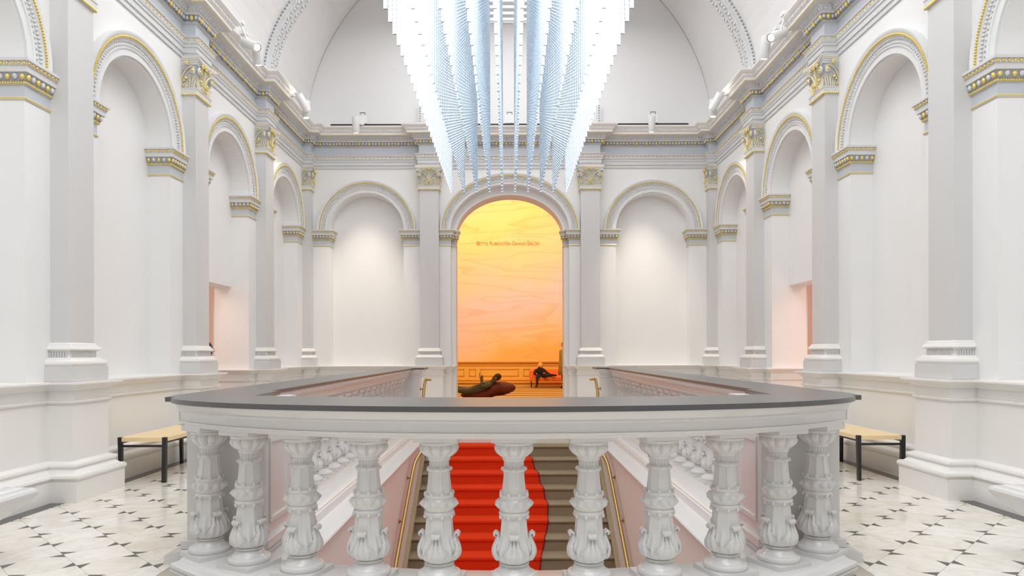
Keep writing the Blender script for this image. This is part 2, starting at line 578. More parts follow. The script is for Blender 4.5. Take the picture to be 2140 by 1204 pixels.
# lunette above the cornice
NL = 48
A_V, B_V = 4.11, 4.1
lun = [(-A_V * cos(pi * i / NL), 5.70 + B_V * sin(pi * i / NL)) for i in range(NL + 1)]
mb.add([TF(-5, 5.70, 0)] + [TF(p[0], p[1], 0) for p in lun] + [TF(5, 5.70, 0)], [tuple(range(1, NL + 2))], M['ceil'])
walls['far'] = tag(mb.build('wall_far'), kind='structure', label='white far wall with tall arched opening to the amber room')

# ------------------------------------------------------------------ vault
mb = MB()
def vault(y0, y1, a, b):
    for i in range(NL):
        t0, t1 = pi * i / NL, pi * (i + 1) / NL
        p, q = (-a * cos(t0), 5.72 + b * sin(t0)), (-a * cos(t1), 5.72 + b * sin(t1))
        mb.quad((p[0], y0, p[1]), (q[0], y0, q[1]), (q[0], y1, q[1]), (p[0], y1, p[1]), M['ceil'])
vault(Y0, 11.3, 4.06, 2.88)
vault(11.3, YF + 0.02, A_V, B_V)
for i in range(NL):   # diaphragm between the two vault heights
    t0, t1 = pi * i / NL, pi * (i + 1) / NL
    mb.quad((-4.06 * cos(t0), 11.3, 5.72 + 2.88 * sin(t0)), (-4.06 * cos(t1), 11.3, 5.72 + 2.88 * sin(t1)),
            (-A_V * cos(t1), 11.3, 5.72 + B_V * sin(t1)), (-A_V * cos(t0), 11.3, 5.72 + B_V * sin(t0)), M['ceil'])
vb = mb.build('ceiling', smooth=True, angle=R(30))
tag(vb, kind='structure', label='smooth white barrel vault above the cornice')
# carved transverse rib
def rib_band(mb, y0, y1, a, b, th, m):
    prev = None
    for i in range(NL * 2 + 1):
        t = pi * i / (NL * 2)
        c, s_ = cos(t), sin(t)
        ring = [(-(a) * c, y0, 5.78 + b * s_), (-(a + th) * c, y0 , 5.78 + (b + th) * s_),
                (-(a + th) * c, y1, 5.78 + (b + th) * s_), (-(a) * c, y1, 5.78 + b * s_)]
        if prev:
            for k in range(4):
                mb.quad(prev[k], prev[(k + 1) % 4], ring[(k + 1) % 4], ring[k], m)
        prev = ring
mb = MB()
rib_band(mb, 11.26, 11.60, 3.93, 2.72, 0.20, M['trim'])
rib_band(mb, 11.235, 11.30, 3.965, 2.755, 0.03, M['trim'])
rib_band(mb, 11.235, 11.29, 4.03, 2.82, 0.03, M['trim'])
rib_band(mb, 11.40, 11.43, 3.915, 2.705, 0.03, M['trim'])
rib = mb.build('vault_rib', parent=vb)
mb = MB()
for i in range(150):
    t = pi * (i + 0.5) / 150
    c, s_ = cos(t), sin(t)
    rt = Matrix.Rotation(t - pi / 2, 3, 'Y')
    mb.ball((-(4.012) * c, 11.245, 5.78 + 2.803 * s_), 0.020, M['trim'], (1, 1, 1.5), 5, 3, rt)
    for yy, q in ((11.335, 0.0), (11.51, 0.5)):
        tt = pi * (i + 0.5 + q) / 150
        mb.ball((-3.925 * cos(tt), yy + 0.02 * sin(i * 2.4), 5.78 + 2.715 * sin(tt)), 0.034, M['trim'], (1.0, 1.2, 0.5), 5, 3, rt)
tag(mb.build('carved_leaf_band', parent=rib, smooth=True), kind='stuff')

# ------------------------------------------------------------------ entablature
ENT = [(0.0, 5.04), (0.02, 5.04), (0.02, 5.095), (0.032, 5.10), (0.032, 5.165), (0.046, 5.17), (0.046, 5.20), (0.06, 5.215),
       (0.066, 5.235), (0.066, 5.265), (0.085, 5.275), (0.085, 5.285), (0.006, 5.29), (0.006, 5.475), (0.03, 5.48), (0.03, 5.497), (0.042, 5.50),
       (0.05, 5.555), (0.085, 5.56), (0.085, 5.575), (0.09, 5.58), (0.125, 5.635), (0.135, 5.645), (0.212, 5.651), (0.217, 5.66), (0.225, 5.662),
       (0.225, 5.70), (0.24, 5.71), (0.265, 5.755), (0.285, 5.765), (0.315, 5.79), (0.32, 5.815), (-0.25, 5.82)]
EM = [M['trim']] * (len(ENT) - 1)
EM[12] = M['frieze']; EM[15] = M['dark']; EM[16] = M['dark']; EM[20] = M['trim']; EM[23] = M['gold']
for k in (25, 26, 27, 28, 29, 30, 31):
    EM[k] = M['white']
gold_egg_me = None
def egg_mesh(name, m, r=0.024, tall=1.35):
    b_ = MB(); b_.ball((0, 0, 0), r, m, (1, 1, tall), 8, 6)
    me = bpy.data.meshes.new(name); me.from_pydata(b_.v, [], b_.f); me.materials.append(m)
    me.polygons.foreach_set('use_smooth', [True] * len(me.polygons)); me.update()
    return me
GE = egg_mesh('gold_egg', M['gold'], 0.026, 1.25)
GE2 = egg_mesh('gold_egg', M['gold'], 0.0195, 1.35)
for side, (a, b) in RNG.items():
    mb = MB()
    sweep(mb, ROOM, ENT, EM, a, b)
    ent = mb.build('entablature', parent=walls[side], recalc=False)
    # eggs, every third one gilded
    mg = MB(); md = MB(); ml = MB(); mb2 = MB()
    for x, y, ang, i, k, n in along(ROOM, 0.066, 0.066, a, b):
        rt = Matrix.Rotation(ang, 3, 'Z')
        if (k % 3) == 1 or n < 3:
            inst(GE, 'gold_egg', ent, (x, y, 5.525))
        else:
            mg.ball((x, y, 5.528), 0.021, M['trim'], (1, 0.9, 1.25), 6, 4)
            mg.ball((x + cos(ang) * 0.033, y + sin(ang) * 0.033, 5.528), 0.007, M['trim'], (1, 1, 3.5), 4, 3)
    for x, y, ang, i, k, n in along(ROOM, 0.112, 0.055, a, b):
        rt = Matrix.Rotation(ang, 3, 'Z') @ Matrix.Rotation(0.5, 3, 'X')
        ml.ball((x, y, 5.607), 0.024, M['trim'], (0.75, 0.6, 1.2), 5, 4, rt)
    for x, y, ang, i, k, n in along(ROOM, 0.255, 0.05, a, b):
        rt = Matrix.Rotation(ang, 3, 'Z') @ Matrix.Rotation(0.9 * (1 if k % 2 else -1), 3, 'Y')
        ml.ball((x, y, 5.733), 0.019, M['white'], (1.5, 0.5, 0.7), 5, 3, rt)
    for x, y, ang, i, k, n in along(ROOM, 0.070, 0.08, a, b):
        md.ball((x, y, 5.25), 0.013, M['gold'], (1, 1, 1), 6, 4)
    for x, y, ang, i, k, n in along(ROOM, 0.036, 0.03, a, b):
        mb2.ball((x, y, 5.488), 0.009, M['trim'], (1, 1, 1), 4, 3)
    for x, y, ang, i, k, n in along(ROOM, 0.05, 0.026, a, b):
        mb2.ball((x, y, 5.207), 0.009, M['trim'], (0.9, 1, 1.2), 4, 3)
    for x, y, ang, i, k, n in along(ROOM, 0.034, 0.026, a, b):
        mb2.ball((x, y, 5.10), 0.008, M['trim'], (0.9, 1, 1.2), 4, 3)
    tag(mg.build('egg_row', ent, smooth=True), kind='stuff')
    tag(ml.build('carved_leaf_band', ent, smooth=True), kind='stuff')
    tag(md.build('gold_stud_row', ent, smooth=True), kind='stuff')
    tag(mb2.build('bead_row', ent, smooth=True), kind='stuff')

# ------------------------------------------------------------------ dado
WD = 4.13; DP = 0.23; OV = 0.085
DADO = [(0.10, 0.0), (0.10, 0.182), (0.095, 0.188), (0.108, 0.197), (0.115, 0.215), (0.110, 0.235), (0.095, 0.248), (0.07, 0.252), (0.06, 0.262), (0.045, 0.275),
        (0.04, 0.29), (0.05, 0.296), (0.056, 0.31), (0.05, 0.328), (0.03, 0.338), (0.0, 0.35), (0.0, 0.858), (0.016, 0.862), (0.022, 0.878), (0.012, 0.888),
        (0.018, 0.898), (0.004, 0.902), (0.004, 0.972), (0.02, 0.978), (0.028, 0.995), (0.055, 1.015), (0.082, 1.03), (0.09, 1.035), (0.09, 1.05), (-0.30, 1.064)]
dl = [(-WD, Y0)]
def dado_break(e0, e1):
    return [(-WD, e0 - OV), (-(WD - DP), e0 - OV), (-(WD - DP), e1 + OV), (-WD, e1 + OV)]
for e in EDGES[:4]:
    dl += dado_break(e, e + PW)
JY0, JY1 = 9.4275, 10.9275
jc0 = (8.725 + PW + 11.25) / 2
JY0, JY1 = jc0 - RAD + 0.012, jc0 + RAD - 0.012
dlA = dl + [(-WD, JY0 - 0.0), (-(W + 0.56), JY0)]
dlB = [(-(W + 0.56), JY1), (-WD, JY1)] + dado_break(EDGES[4], EDGES[4] + PW) + [(-WD, 13.775 - OV), (-(WD - DP), 13.775 - OV)]
YD = YF - 0.02
fd = [(-(WD - DP), YD), (-1.81 - OV, YD), (-1.81 - OV, YD - DP), (-1.42 + OV, YD - DP), (-1.42 + OV, YD), (-1.19, YD), (-1.19, YF + 0.6)]
cornerL = dlB + fd
for side, s_ in (('left', 1), ('right', -1)):
    mb = MB()
    for pth, i1 in ((dlA, len(dlA) - 1), (cornerL, len(dlB))):
        p2 = [(x * s_, y) for x, y in pth]
        prof = [(o * s_, z) for o, z in DADO]
        sweep(mb, p2, prof, M['white'], 0, i1)
    mb.build('dado', parent=walls[side], angle=R(35))
mb = MB()
for s_ in (1, -1):
    sweep(mb, [(x * s_, y) for x, y in cornerL], [(o * s_, z) for o, z in DADO], M['white'], len(dlB), len(cornerL) - 1)
mb.build('dado', parent=walls['far'], angle=R(35))

# ------------------------------------------------------------------ pilaster pieces (local: X along wall, -Y out, Z up, origin on wall face)
P3 = [(-PW / 2, 0.0), (-PW / 2, -PJ), (PW / 2, -PJ), (PW / 2, 0.0)]
mb = MB(); mb.box(-PW / 2, PW / 2, -PJ, 0.0, 1.39, 4.62, M['grey'])
_o = mb.build('pilaster'); SHAFT = _o.data; bpy.data.objects.remove(_o)
mb = MB()
BASE = [(0.0, 1.405), (0.006, 1.40), (0.018, 1.392), (0.022, 1.378), (0.034, 1.37), (0.038, 1.358), (0.046, 1.35), (0.046, 1.343), (0.014, 1.326), (0.010, 1.305),
        (0.010, 1.285), (0.016, 1.272), (0.044, 1.270), (0.048, 1.258), (0.052, 1.252), (0.066, 1.248), (0.080, 1.232), (0.082, 1.215), (0.072, 1.198), (0.064, 1.192), (0.085, 1.19), (0.085, 1.055)]
sweep(mb, P3, BASE, [M['white']] * (len(BASE) - 2) + [M['grey']])
for i in range(17):
    x = -0.19 + 0.38 * (i + 0.5) / 17
    mb.box(x - 0.007, x + 0.007, -PJ - 0.024, -PJ - 0.005, 1.274, 1.318, M['trim'])
for i in range(7):
    y = -PJ * (i + 0.5) / 7
    for sx in (-1, 1):
        xx = sx * (PW / 2 + 0.014)
        mb.box(xx - 0.009, xx + 0.009, y - 0.007, y + 0.007, 1.274, 1.318, M['trim'])
_o = mb.build('pilaster_base', angle=R(35)); PBASE = _o.data; bpy.data.objects.remove(_o)


def spiral(cx, cz, r0, turns, start, dirn, n=22):
    return [(cx + (r0 * (1 - 0.85 * i / n)) * cos(start + dirn * 2 * pi * turns * i / n),
             cz + (r0 * (1 - 0.85 * i / n)) * sin(start + dirn * 2 * pi * turns * i / n)) for i in range(n + 1)]


def bez(p0, p1, p2, p3, n=10):
    r = []
    for i in range(n + 1):
        t = i / n; a = 1 - t
        r.append(tuple(a ** 3 * p0[j] + 3 * a * a * t * p1[j] + 3 * a * t * t * p2[j] + t ** 3 * p3[j] for j in range(2)))
    return r


def capital_mesh():
    G, g, D = M['gold'], M['trim'], M['dark']
    mb = MB()
    # bell
    sweep(mb, P3, [(0.002, 0.06), (0.004, 0.20), (0.012, 0.30), (0.035, 0.36)], M['frieze'])
    # neck fillet
    sweep(mb, P3, [(0.0, -0.03), (0.018, -0.026), (0.022, 0.0), (0.022, 0.045), (0.03, 0.05), (0.03, 0.062), (0.0, 0.064)], g)
    for x, y, ang, i, k, n in along(P3, 0.024, 0.026):
        mb.ball((x, y, -0.018), 0.013, G, (1, 1, 1), 6, 4)

    def face(F, half):
        """F(x, d, z) maps face coordinates (x across, d out of face) ; half = only the right-hand half"""
        def ribbon(pts, w_, d0, grey=True):
            P = [F(p[0], d0 + (p[2] if len(p) > 2 else 0), p[1]) for p in pts]
            n = len(P)
            if grey:
                mb.tube(P, [w_ * (0.6 + 0.4 * sin(pi * min(1, (i + 1) / n))) for i in range(n)], g, 6)
            P2 = [F(p[0], d0 + w_ * 0.85 + (p[2] if len(p) > 2 else 0), p[1]) for p in pts]
            mb.tube(P2, w_ * 0.32, G, 5)
        sides = (1,) if half else (-1, 1)
        for s_ in sides:
            mir = lambda pts: [(s_ * p[0],) + tuple(p[1:]) for p in pts]
            # large volute
            vol = bez((0.012, 0.10), (0.03, 0.24), (0.10, 0.34), (0.175, 0.315), 9) + spiral(0.180, 0.272, 0.042, 1.35, pi / 2, -1)
            vol = [(p[0], p[1], 0.03 * min(1.0, p[0] / 0.17)) for p in vol]
            ribbon(mir(vol), 0.014, 0.022)
            vol2 = bez((0.02, 0.09), (0.05, 0.20), (0.09, 0.27), (0.13, 0.25), 9)
            ribbon(mir(vol2), 0.008, 0.016)
            mb.ball(F(s_ * 0.18, 0.064, 0.272), 0.015, G, (1, 1, 1), 6, 4)
            # bottom scroll
            ribbon(mir(bez((0.004, 0.15), (0.01, 0.10), (0.02, 0.06), (0.055, 0.055), 6) + spiral(0.056, 0.090, 0.033, 1.3, -pi / 2, 1, 16)), 0.009, 0.022)
            mb.ball(F(s_ * 0.056, 0.035, 0.09), 0.010, G, (1, 1, 1), 6, 4)
            # standing leaves
            for q, (x0, h, lean) in enumerate(((0.10, 0.15, 0.0), (0.125, 0.20, 0.012), (0.15, 0.205, 0.018), (0.175, 0.165, 0.02))):
                ribbon(mir(bez((x0, 0.062), (x0 - 0.004, 0.10), (x0 + lean, h - 0.03), (x0 + lean + 0.002, h), 6)), 0.010, 0.014 + 0.004 * (q % 2), True)
                mb.ball(F(s_ * (x0 + lean + 0.006), 0.028, h), 0.010, G, (1.0, 1.0, 0.8), 6, 4)
            mb.ball(F(s_ * 0.085, 0.028, 0.185), 0.018, G, (1, 1, 1.1), 6, 4)
            mb.ball(F(s_ * 0.060, 0.030, 0.155), 0.012, G, (1, 1, 1), 6, 4)
            # top side flowers
            fx = 0.105
            for k in range(5):
                a = 2 * pi * k / 5
                mb.ball(F(s_ * fx + 0.018 * cos(a), 0.062, 0.365 + 0.018 * sin(a)), 0.012, G, (1, 1, 1), 6, 4)
            mb.ball(F(s_ * fx, 0.074, 0.365), 0.010, g, (1, 1, 1), 6, 4)
            ribbon(mir(bez((0.0, 0.17), (0.0, 0.26), (0.06, 0.31), (0.10, 0.335), 6)), 0.006, 0.03)
        if not half:
            for k in range(6):
                a = 2 * pi * k / 6
                mb.ball(F(0.027 * cos(a), 0.058, 0.385 + 0.027 * sin(a)), 0.015, G, (1, 1, 1), 6, 4)
            mb.ball(F(0, 0.07, 0.385), 0.014, g, (1, 1, 1), 6, 4)
            mb.tube([F(0, 0.03, 0.12), F(0, 0.035, 0.25), F(0, 0.045, 0.35)], 0.007, G, 5)
            mb.ball(F(0, 0.035, 0.135), 0.020, G, (1.5, 1, 0.6), 6, 4)
            # leaf shells behind the ornament
            mb.ball(F(0, 0.0, 0.17), 0.09, g, (1.15, 0.25, 1.15), 10, 6)
    face(lambda x, d, z: (x, -PJ - d, z), False)
    face(lambda x, d, z: (PW / 2 + d, -PJ + 0.19 - x - 0.0, z) if x < 0.19 else (PW / 2 + d, -PJ + 0.0, z), True)
    face(lambda x, d, z: (-PW / 2 - d, -PJ + 0.19 - x - 0.0, z) if x < 0.19 else (-PW / 2 - d, -PJ + 0.0, z), True)
    # abacus with hollow front
    def abacus(o, z0, z1, m):
        pts = [(-PW / 2 - o * 0.55, 0.0)]
        for i in range(5):
            t = i / 4; pts.append((-PW / 2 - o * (0.55 + 0.45 * t * t), -PJ * t - o * t * t))
        for i in range(1, 9):
            t = i / 8
            pts.append((-PW / 2 - o + (PW + 2 * o) * t, -PJ - o + 0.035 * sin(pi * t)))
        for i in range(1, 5):
            t = 1 - i / 4; pts.append((PW / 2 + o * (0.55 + 0.45 * t * t), -PJ * t - o * t * t))
        mb.prism(pts, z0, z1, m)
    abacus(0.055, 0.345, 0.375, g)
    abacus(0.065, 0.375, 0.40, g)
    abacus(0.08, 0.40, 0.416, g)
    abacus(0.084, 0.416, 0.424, G)
    abacus(0.08, 0.424, 0.452, g)
    o = mb.build('capital', angle=R(40))
    me = o.data; bpy.data.objects.remove(o)
    return me


CAP = capital_mesh()


def place_pilaster(wall, x, y, rz):
    p = inst(SHAFT, 'pilaster', wall, (x, y, 0), (0, 0, rz))
    inst(PBASE, 'pilaster_base', p)
    inst(CAP, 'capital', p, (0, 0, 4.60))
    return p


for e in EDGES + [13.775]:
    place_pilaster(walls['left'], -W, e + PW / 2, pi / 2)
    place_pilaster(walls['right'], W, e + PW / 2, -pi / 2)
for s_ in (-1, 1):
    place_pilaster(walls['far'], s_ * 1.615, YF, 0)

# ------------------------------------------------------------------ archivolts and imposts
def ring_mesh(name, rx, ry, prof, zc=0.0, N=56):
    """prof = [(dr, out)]; local X across, -Y out, Z up; centre at spring"""
    mb = MB(); pr = None
    for i in range(N + 1):
        t = pi * i / N
        ring = [(-(rx + dr) * cos(t), -o, (ry + dr) * sin(t)) for dr, o, m in prof]
        if pr:
            for k in range(len(prof) - 1):
                mb.quad(pr[k], pr[k + 1], ring[k + 1], ring[k], prof[k][2])
        pr = ring
    o = mb.build(name, angle=R(30)); me = o.data; bpy.data.objects.remove(o)
    return me


w_, t_ = M['wall'], M['arch']
AP = [(0, 0, t_), (0, 0.028, t_), (0.065, 0.028, t_), (0.07, 0.040, t_), (0.085, 0.044, t_), (0.09, 0.032, t_), (0.125, 0.034, t_), (0.13, 0.026, t_), (0.168, 0.046, t_),
      (0.172, 0.058, t_), (0.185, 0.060, t_), (0.20, 0.062, t_), (0.205, 0.066, t_), (0.225, 0.076, t_), (0.245, 0.080, t_), (0.25, 0.0, t_)]
ARCH = ring_mesh('arch_moulding', RAD, RAD, AP)
AP2 = [(0, 0, t_), (0, 0.028, t_), (0.05, 0.028, t_), (0.055, 0.040, t_), (0.065, 0.042, t_), (0.07, 0.032, t_), (0.10, 0.034, t_), (0.105, 0.026, t_), (0.14, 0.046, t_),
       (0.145, 0.058, t_), (0.155, 0.060, t_), (0.175, 0.062, t_), (0.18, 0.066, t_), (0.20, 0.076, t_), (0.215, 0.080, t_), (0.22, 0.0, t_)]
ARCH2 = ring_mesh('arch_moulding', ORX, ORY, AP2)
AP3 = [(0, 0, w_), (0, 0.012, w_), (0.035, 0.012, w_), (0.04, 0.022, w_), (0.055, 0.022, w_), (0.06, 0.0, w_)]
ARCH3 = ring_mesh('inner_arch_moulding', IRX, IRY, AP3)


def ring_beads(name, rx, ry, dr, out, n, r, m, sc=(1, 1, 1), wob=0.0, nu=6, nv=4):
    mb = MB()
    for i in range(n):
        t = pi * (i + 0.5) / n
        rt = Matrix.Rotation(t - pi / 2, 3, 'Y')
        d = dr + (wob if i % 2 else -wob)
        mb.ball((-(rx + d) * cos(t), -out, (ry + d) * sin(t)), r, m, sc, nu, nv, rt)
    o = mb.build(name, smooth=True, recalc=False); me = o.data; bpy.data.objects.remove(o)
    return me


RB = [('gold_bead_ring', ring_beads('gold_bead_ring', RAD, RAD, 0.190, 0.066, 120, 0.0125, M['gold'])),
      ('leaf_ring', ring_beads('leaf_ring', RAD, RAD, 0.150, 0.042, 84, 0.018, M['trim'], (0.62, 0.6, 1.0))),
      ('pearl_ring', ring_beads('pearl_ring', RAD, RAD, 0.106, 0.038, 60, 0.016, M['trim'], (1.15, 0.7, 0.8)))]
RB2 = [('gold_bead_ring', ring_beads('gold_bead_ring', ORX, ORY, 0.165, 0.066, 170, 0.0125, M['gold'])),
       ('leaf_ring', ring_beads('leaf_ring', ORX, ORY, 0.122, 0.042, 120, 0.017, M['trim'], (0.62, 0.6, 1.0))),
       ('pearl_ring', ring_beads('pearl_ring', ORX, ORY, 0.085, 0.038, 90, 0.014, M['trim'], (1.15, 0.7, 0.8)))]


def impost(wall, path, inv=1):
    """path in world plan from recess to pilaster (right-hand side is out)"""
    prof = [(0.004, 3.47), (0.012, 3.478), (0.016, 3.486), (0.012, 3.494), (0.004, 3.50), (0.004, 3.60), (0.018, 3.602), (0.018, 3.622), (0.022, 3.625), (0.045, 3.690), (0.06, 3.692),
            (0.06, 3.742), (0.070, 3.745), (0.072, 3.772), (0.09, 3.776), (0.09, 3.80), (-0.02, 3.802)]
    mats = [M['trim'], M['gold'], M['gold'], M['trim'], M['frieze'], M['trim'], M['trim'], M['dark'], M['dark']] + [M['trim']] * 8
    mb = MB()
    pr = [(o * inv, z) for o, z in prof]
    sweep(mb, path, pr, mats)
    im = mb.build('impost', parent=wall)
    mg = MB(); mr = MB(); me_ = MB()
    for x, y, ang, i, k, n in along(path, 0.020 * inv, 0.022):
        mg.ball((x, y, 3.612), 0.012, M['gold'], (1, 1, 1), 6, 4)
    for x, y, ang, i, k, n in along(path, 0.074 * inv, 0.05):
        rt = Matrix.Rotation(ang, 3, 'Z') @ Matrix.Rotation(-0.6, 3, 'Y')
        mr.ball((x, y, 3.759), 0.0165, M['gold'], (0.95, 0.7, 0.95), 6, 4, rt)
    cnt = 0
    for x, y, ang, i, k, n in along(path, 0.040 * inv, 0.060):
        if k % 2 == 0:
            inst(GE2, 'gold_egg', im, (x, y, 3.658))
        else:
            me_.ball((x, y, 3.66), 0.021, M['trim'], (1, 1, 1.25), 6, 4)
    mg.build('gold_bead_row', im, smooth=True); tag(mr.build('gold_rope_band', im, smooth=True), kind='stuff')
    if me_.v:
        tag(me_.build('egg_row', im, smooth=True), kind='stuff')


def arch(wall, loc, rz, me=ARCH, rings=RB):
    a = inst(me, 'arch_moulding', wall, loc, (0, 0, rz))
    for n, r in rings:
        inst(r, n, a)


for i, e in enumerate(EDGES):
    u0 = e + PW; u1 = (EDGES[i + 1] if i + 1 < len(EDGES) else 13.775)
    uc = (u0 + u1) / 2
    arch(walls['left'], (-W, uc, SPRING + 0.02), pi / 2)
    arch(walls['right'], (W, uc, SPRING + 0.02), -pi / 2)
    for sx, wl in ((-1, walls['left']), (1, walls['right'])):
        iv = 1 if sx < 0 else -1
        impost(wl, [(sx * W, u0), (sx * W, uc - RAD), (sx * (W + NICHE), uc - RAD)], iv)
        impost(wl, [(sx * (W + NICHE), uc + RAD), (sx * W, uc + RAD), (sx * W, u1)], iv)
for sx in (-1, 1):
    arch(walls['far'], (sx * 2.90, YF, SPRING + 0.02), 0)
    iv = 1 if sx < 0 else -1
    impost(walls['far'], [(sx * (W - PJ), YF), (sx * (2.90 + RAD), YF), (sx * (2.90 + RAD), YF + NICHE)], iv)
    impost(walls['far'], [(sx * (2.90 - RAD), YF + NICHE), (sx * (2.90 - RAD), YF), (sx * 1.81, YF)], iv)
    impost(walls['far'], [(sx * 1.42, YF), (sx * ORX, YF), (sx * ORX, YF + 0.15), (sx * IRX, YF + 0.15), (sx * IRX, YF + 0.3)], iv)
arch(walls['far'], (0, YF, OS + 0.02), 0, ARCH2, RB2)
inst(ARCH3, 'inner_arch_moulding', walls['far'], (0, YF + 0.15, IS_))

# ------------------------------------------------------------------ floor
WELL = 2.16      # outer side of the curb
FY0, FY1 = 3.37, 11.32
mb = MB()
z_ = -0.004
for s_ in (-1, 1):
    mb.box(*(sorted((s_ * 2.0, s_ * (W + 0.6)))), Y0, YF, -0.25, z_, M['grout'])
mb.box(-2.0, 2.0, Y0, 3.62, -0.25, z_, M['plain_marble'])
mb.box(-2.0, 2.0, FY1, YF + 0.6, -0.25, z_, M['plain_marble'])
floor = tag(mb.build('floor'), kind='structure', label='polished white marble floor with black bow tie insets')
mb = MB()
for s_ in (-1, 1):
    a_, b_ = sorted((s_ * 3.90, s_ * 4.05))
    mb.box(a_, b_, 2.4, YF, z_, 0.0, M['inset'])
bd = mb.build('dark_border', parent=floor)


def clip(poly, xa, xb, ya, yb):
    def cut(P, f, t):
        out = []
        for i in range(len(P)):
            a, b = P[i], P[(i + 1) % len(P)]
            fa, fb = f(a), f(b)
            if fa >= 0: out.append(a)
            if (fa > 0 and fb < 0) or (fa < 0 and fb > 0):
                q = fa / (fa - fb)
                out.append((a[0] + (b[0] - a[0]) * q, a[1] + (b[1] - a[1]) * q))
        return out
    for f in (lambda p: p[0] - xa, lambda p: xb - p[0], lambda p: p[1] - ya, lambda p: yb - p[1]):
        poly = cut(poly, f, 0)
        if len(poly) < 3:
            return []
    return poly


CELL = 0.4695; H = CELL / 2
XA, XB = 2.10, 3.90
YA, YB = 3.3, 11.9
def tile_mesh(name, poly, m):
    b_ = MB(); b_.prism(poly, -0.01, 0.0, m)
    o = b_.build(name); me = o.data; bpy.data.objects.remove(o)
    return me
g_ = 0.0013
C_ = 0.056
octo = [(H - g_ - C_, C_ * 0 + -C_ + 0), (H - g_ - C_, C_), (C_, H - g_ - C_), (-C_, H - g_ - C_), (-(H - g_ - C_), C_), (-(H - g_ - C_), -C_), (-C_, -(H - g_ - C_)), (C_, -(H - g_ - C_))]
full = [(H - g_ * 1.4, 0), (0, H - g_ * 1.4), (-(H - g_ * 1.4), 0), (0, -(H - g_ * 1.4))]
OCT = tile_mesh('marble_tile', octo, M['marble']); FULL = tile_mesh('marble_tile', full, M['marble'])
gi = 0.0008
tris = [[(H - g_, 0), (H - C_ - gi * 0, C_ - gi), (H - C_, -C_ + gi)], [(0, H - g_), (-C_ + gi, H - C_), (C_ - gi, H - C_)],
        [(-(H - g_), 0), (-(H - C_), -C_ + gi), (-(H - C_), C_ - gi)], [(0, -(H - g_)), (C_ - gi, -(H - C_)), (-C_ + gi, -(H - C_))]]
TRI = [tile_mesh('black_inset', t, M['inset']) for t in tris]
xc0, yc0 = 2.69, 4.71
insets = []; restq = MB()
for sx in (-1, 1):
    for i in range(-3, 5):
        for j in range(-5, 18):
            ctrs = [(xc0 + (i + 0.5) * CELL, yc0 + j * CELL, 'o'), (xc0 + i * CELL, yc0 + (j + 0.5) * CELL, 'f')]
            for cx, cy, kind in ctrs:
                poly0 = octo if kind == 'o' else full
                wp = [(cx + p[0], cy + p[1]) for p in poly0]
                c = clip(wp, XA, XB, YA, YB)
                if not c:
                    continue
                whole = len(c) == len(wp) and all(abs(a[0] - b[0]) + abs(a[1] - b[1]) < 1e-6 for a, b in zip(c, wp))
                if whole:
                    inst(OCT if kind == 'o' else FULL, 'marble_tile', floor, (sx * cx, cy, 0), (0, 0, random.choice((0, pi))))
                else:
                    loc = [(sx * (p[0] - cx), p[1] - cy) for p in c]
                    inst(tile_mesh('marble_tile', loc, M['marble']), 'marble_tile', floor, (sx * cx, cy, 0))
                if kind == 'o':
                    for q, t in enumerate(tris):
                        tw = [(cx + p[0], cy + p[1]) for p in t]
                        if min(p[0] for p in tw) >= XA and max(p[0] for p in tw) <= XB and min(p[1] for p in tw) > YA and max(p[1] for p in tw) < YB:
                            insets.append((cy - cx * 0.3, sx, cx, cy, q))
insets.sort(key=lambda t: (abs(t[3] - 4.0) if t[3] < 4.0 else t[3] - 4.0))
for n_, (_, sx, cx, cy, q) in enumerate(insets):
    qq = q if sx > 0 else {0: 2, 1: 1, 2: 0, 3: 3}[q]
    if n_ < 300:
        inst(TRI[qq], 'black_inset', floor, (sx * cx, cy, 0))
    else:
        restq.prism([(sx * cx + p[0], cy + p[1]) for p in tris[qq]], -0.01, 0.0, M['inset'])
tag(restq.build('black_inset_field', parent=floor), kind='stuff')

# ------------------------------------------------------------------ balusters
BP = [(0.025, 0.100), (0.027, 0.112), (0.034, 0.119), (0.044, 0.1195), (0.055, 0.114), (0.061, 0.100), (0.063, 0.088), (0.068, 0.080), (0.073, 0.070), (0.078, 0.067),
      (0.080, 0.076), (0.084, 0.080), (0.090, 0.079), (0.092, 0.070), (0.096, 0.078), (0.104, 0.088), (0.114, 0.096), (0.128, 0.101), (0.145, 0.103), (0.160, 0.101), (0.178, 0.095),
      (0.196, 0.087), (0.215, 0.080), (0.235, 0.0755), (0.260, 0.072), (0.285, 0.0695), (0.310, 0.067), (0.330, 0.065), (0.338, 0.070), (0.344, 0.079), (0.352, 0.082), (0.359, 0.079), (0.363, 0.072),
      (0.368, 0.076), (0.376, 0.083), (0.390, 0.087), (0.402, 0.088), (0.414, 0.086), (0.424, 0.078), (0.430, 0.074), (0.436, 0.078), (0.443, 0.079), (0.450, 0.075), (0.454, 0.066),
      (0.475, 0.063), (0.500, 0.060), (0.530, 0.0565), (0.560, 0.0545), (0.572, 0.054), (0.576, 0.060), (0.584, 0.066), (0.592, 0.061), (0.596, 0.054), (0.600, 0.053),
      (0.628, 0.053), (0.632, 0.058), (0.638, 0.061), (0.644, 0.060), (0.648, 0.063), (0.658, 0.078), (0.670, 0.092), (0.682, 0.101), (0.692, 0.105), (0.702, 0.105), (0.712, 0.101), (0.716, 0.098),
      (0.718, 0.104), (0.730, 0.105), (0.733, 0.100), (0.737, 0.100)]


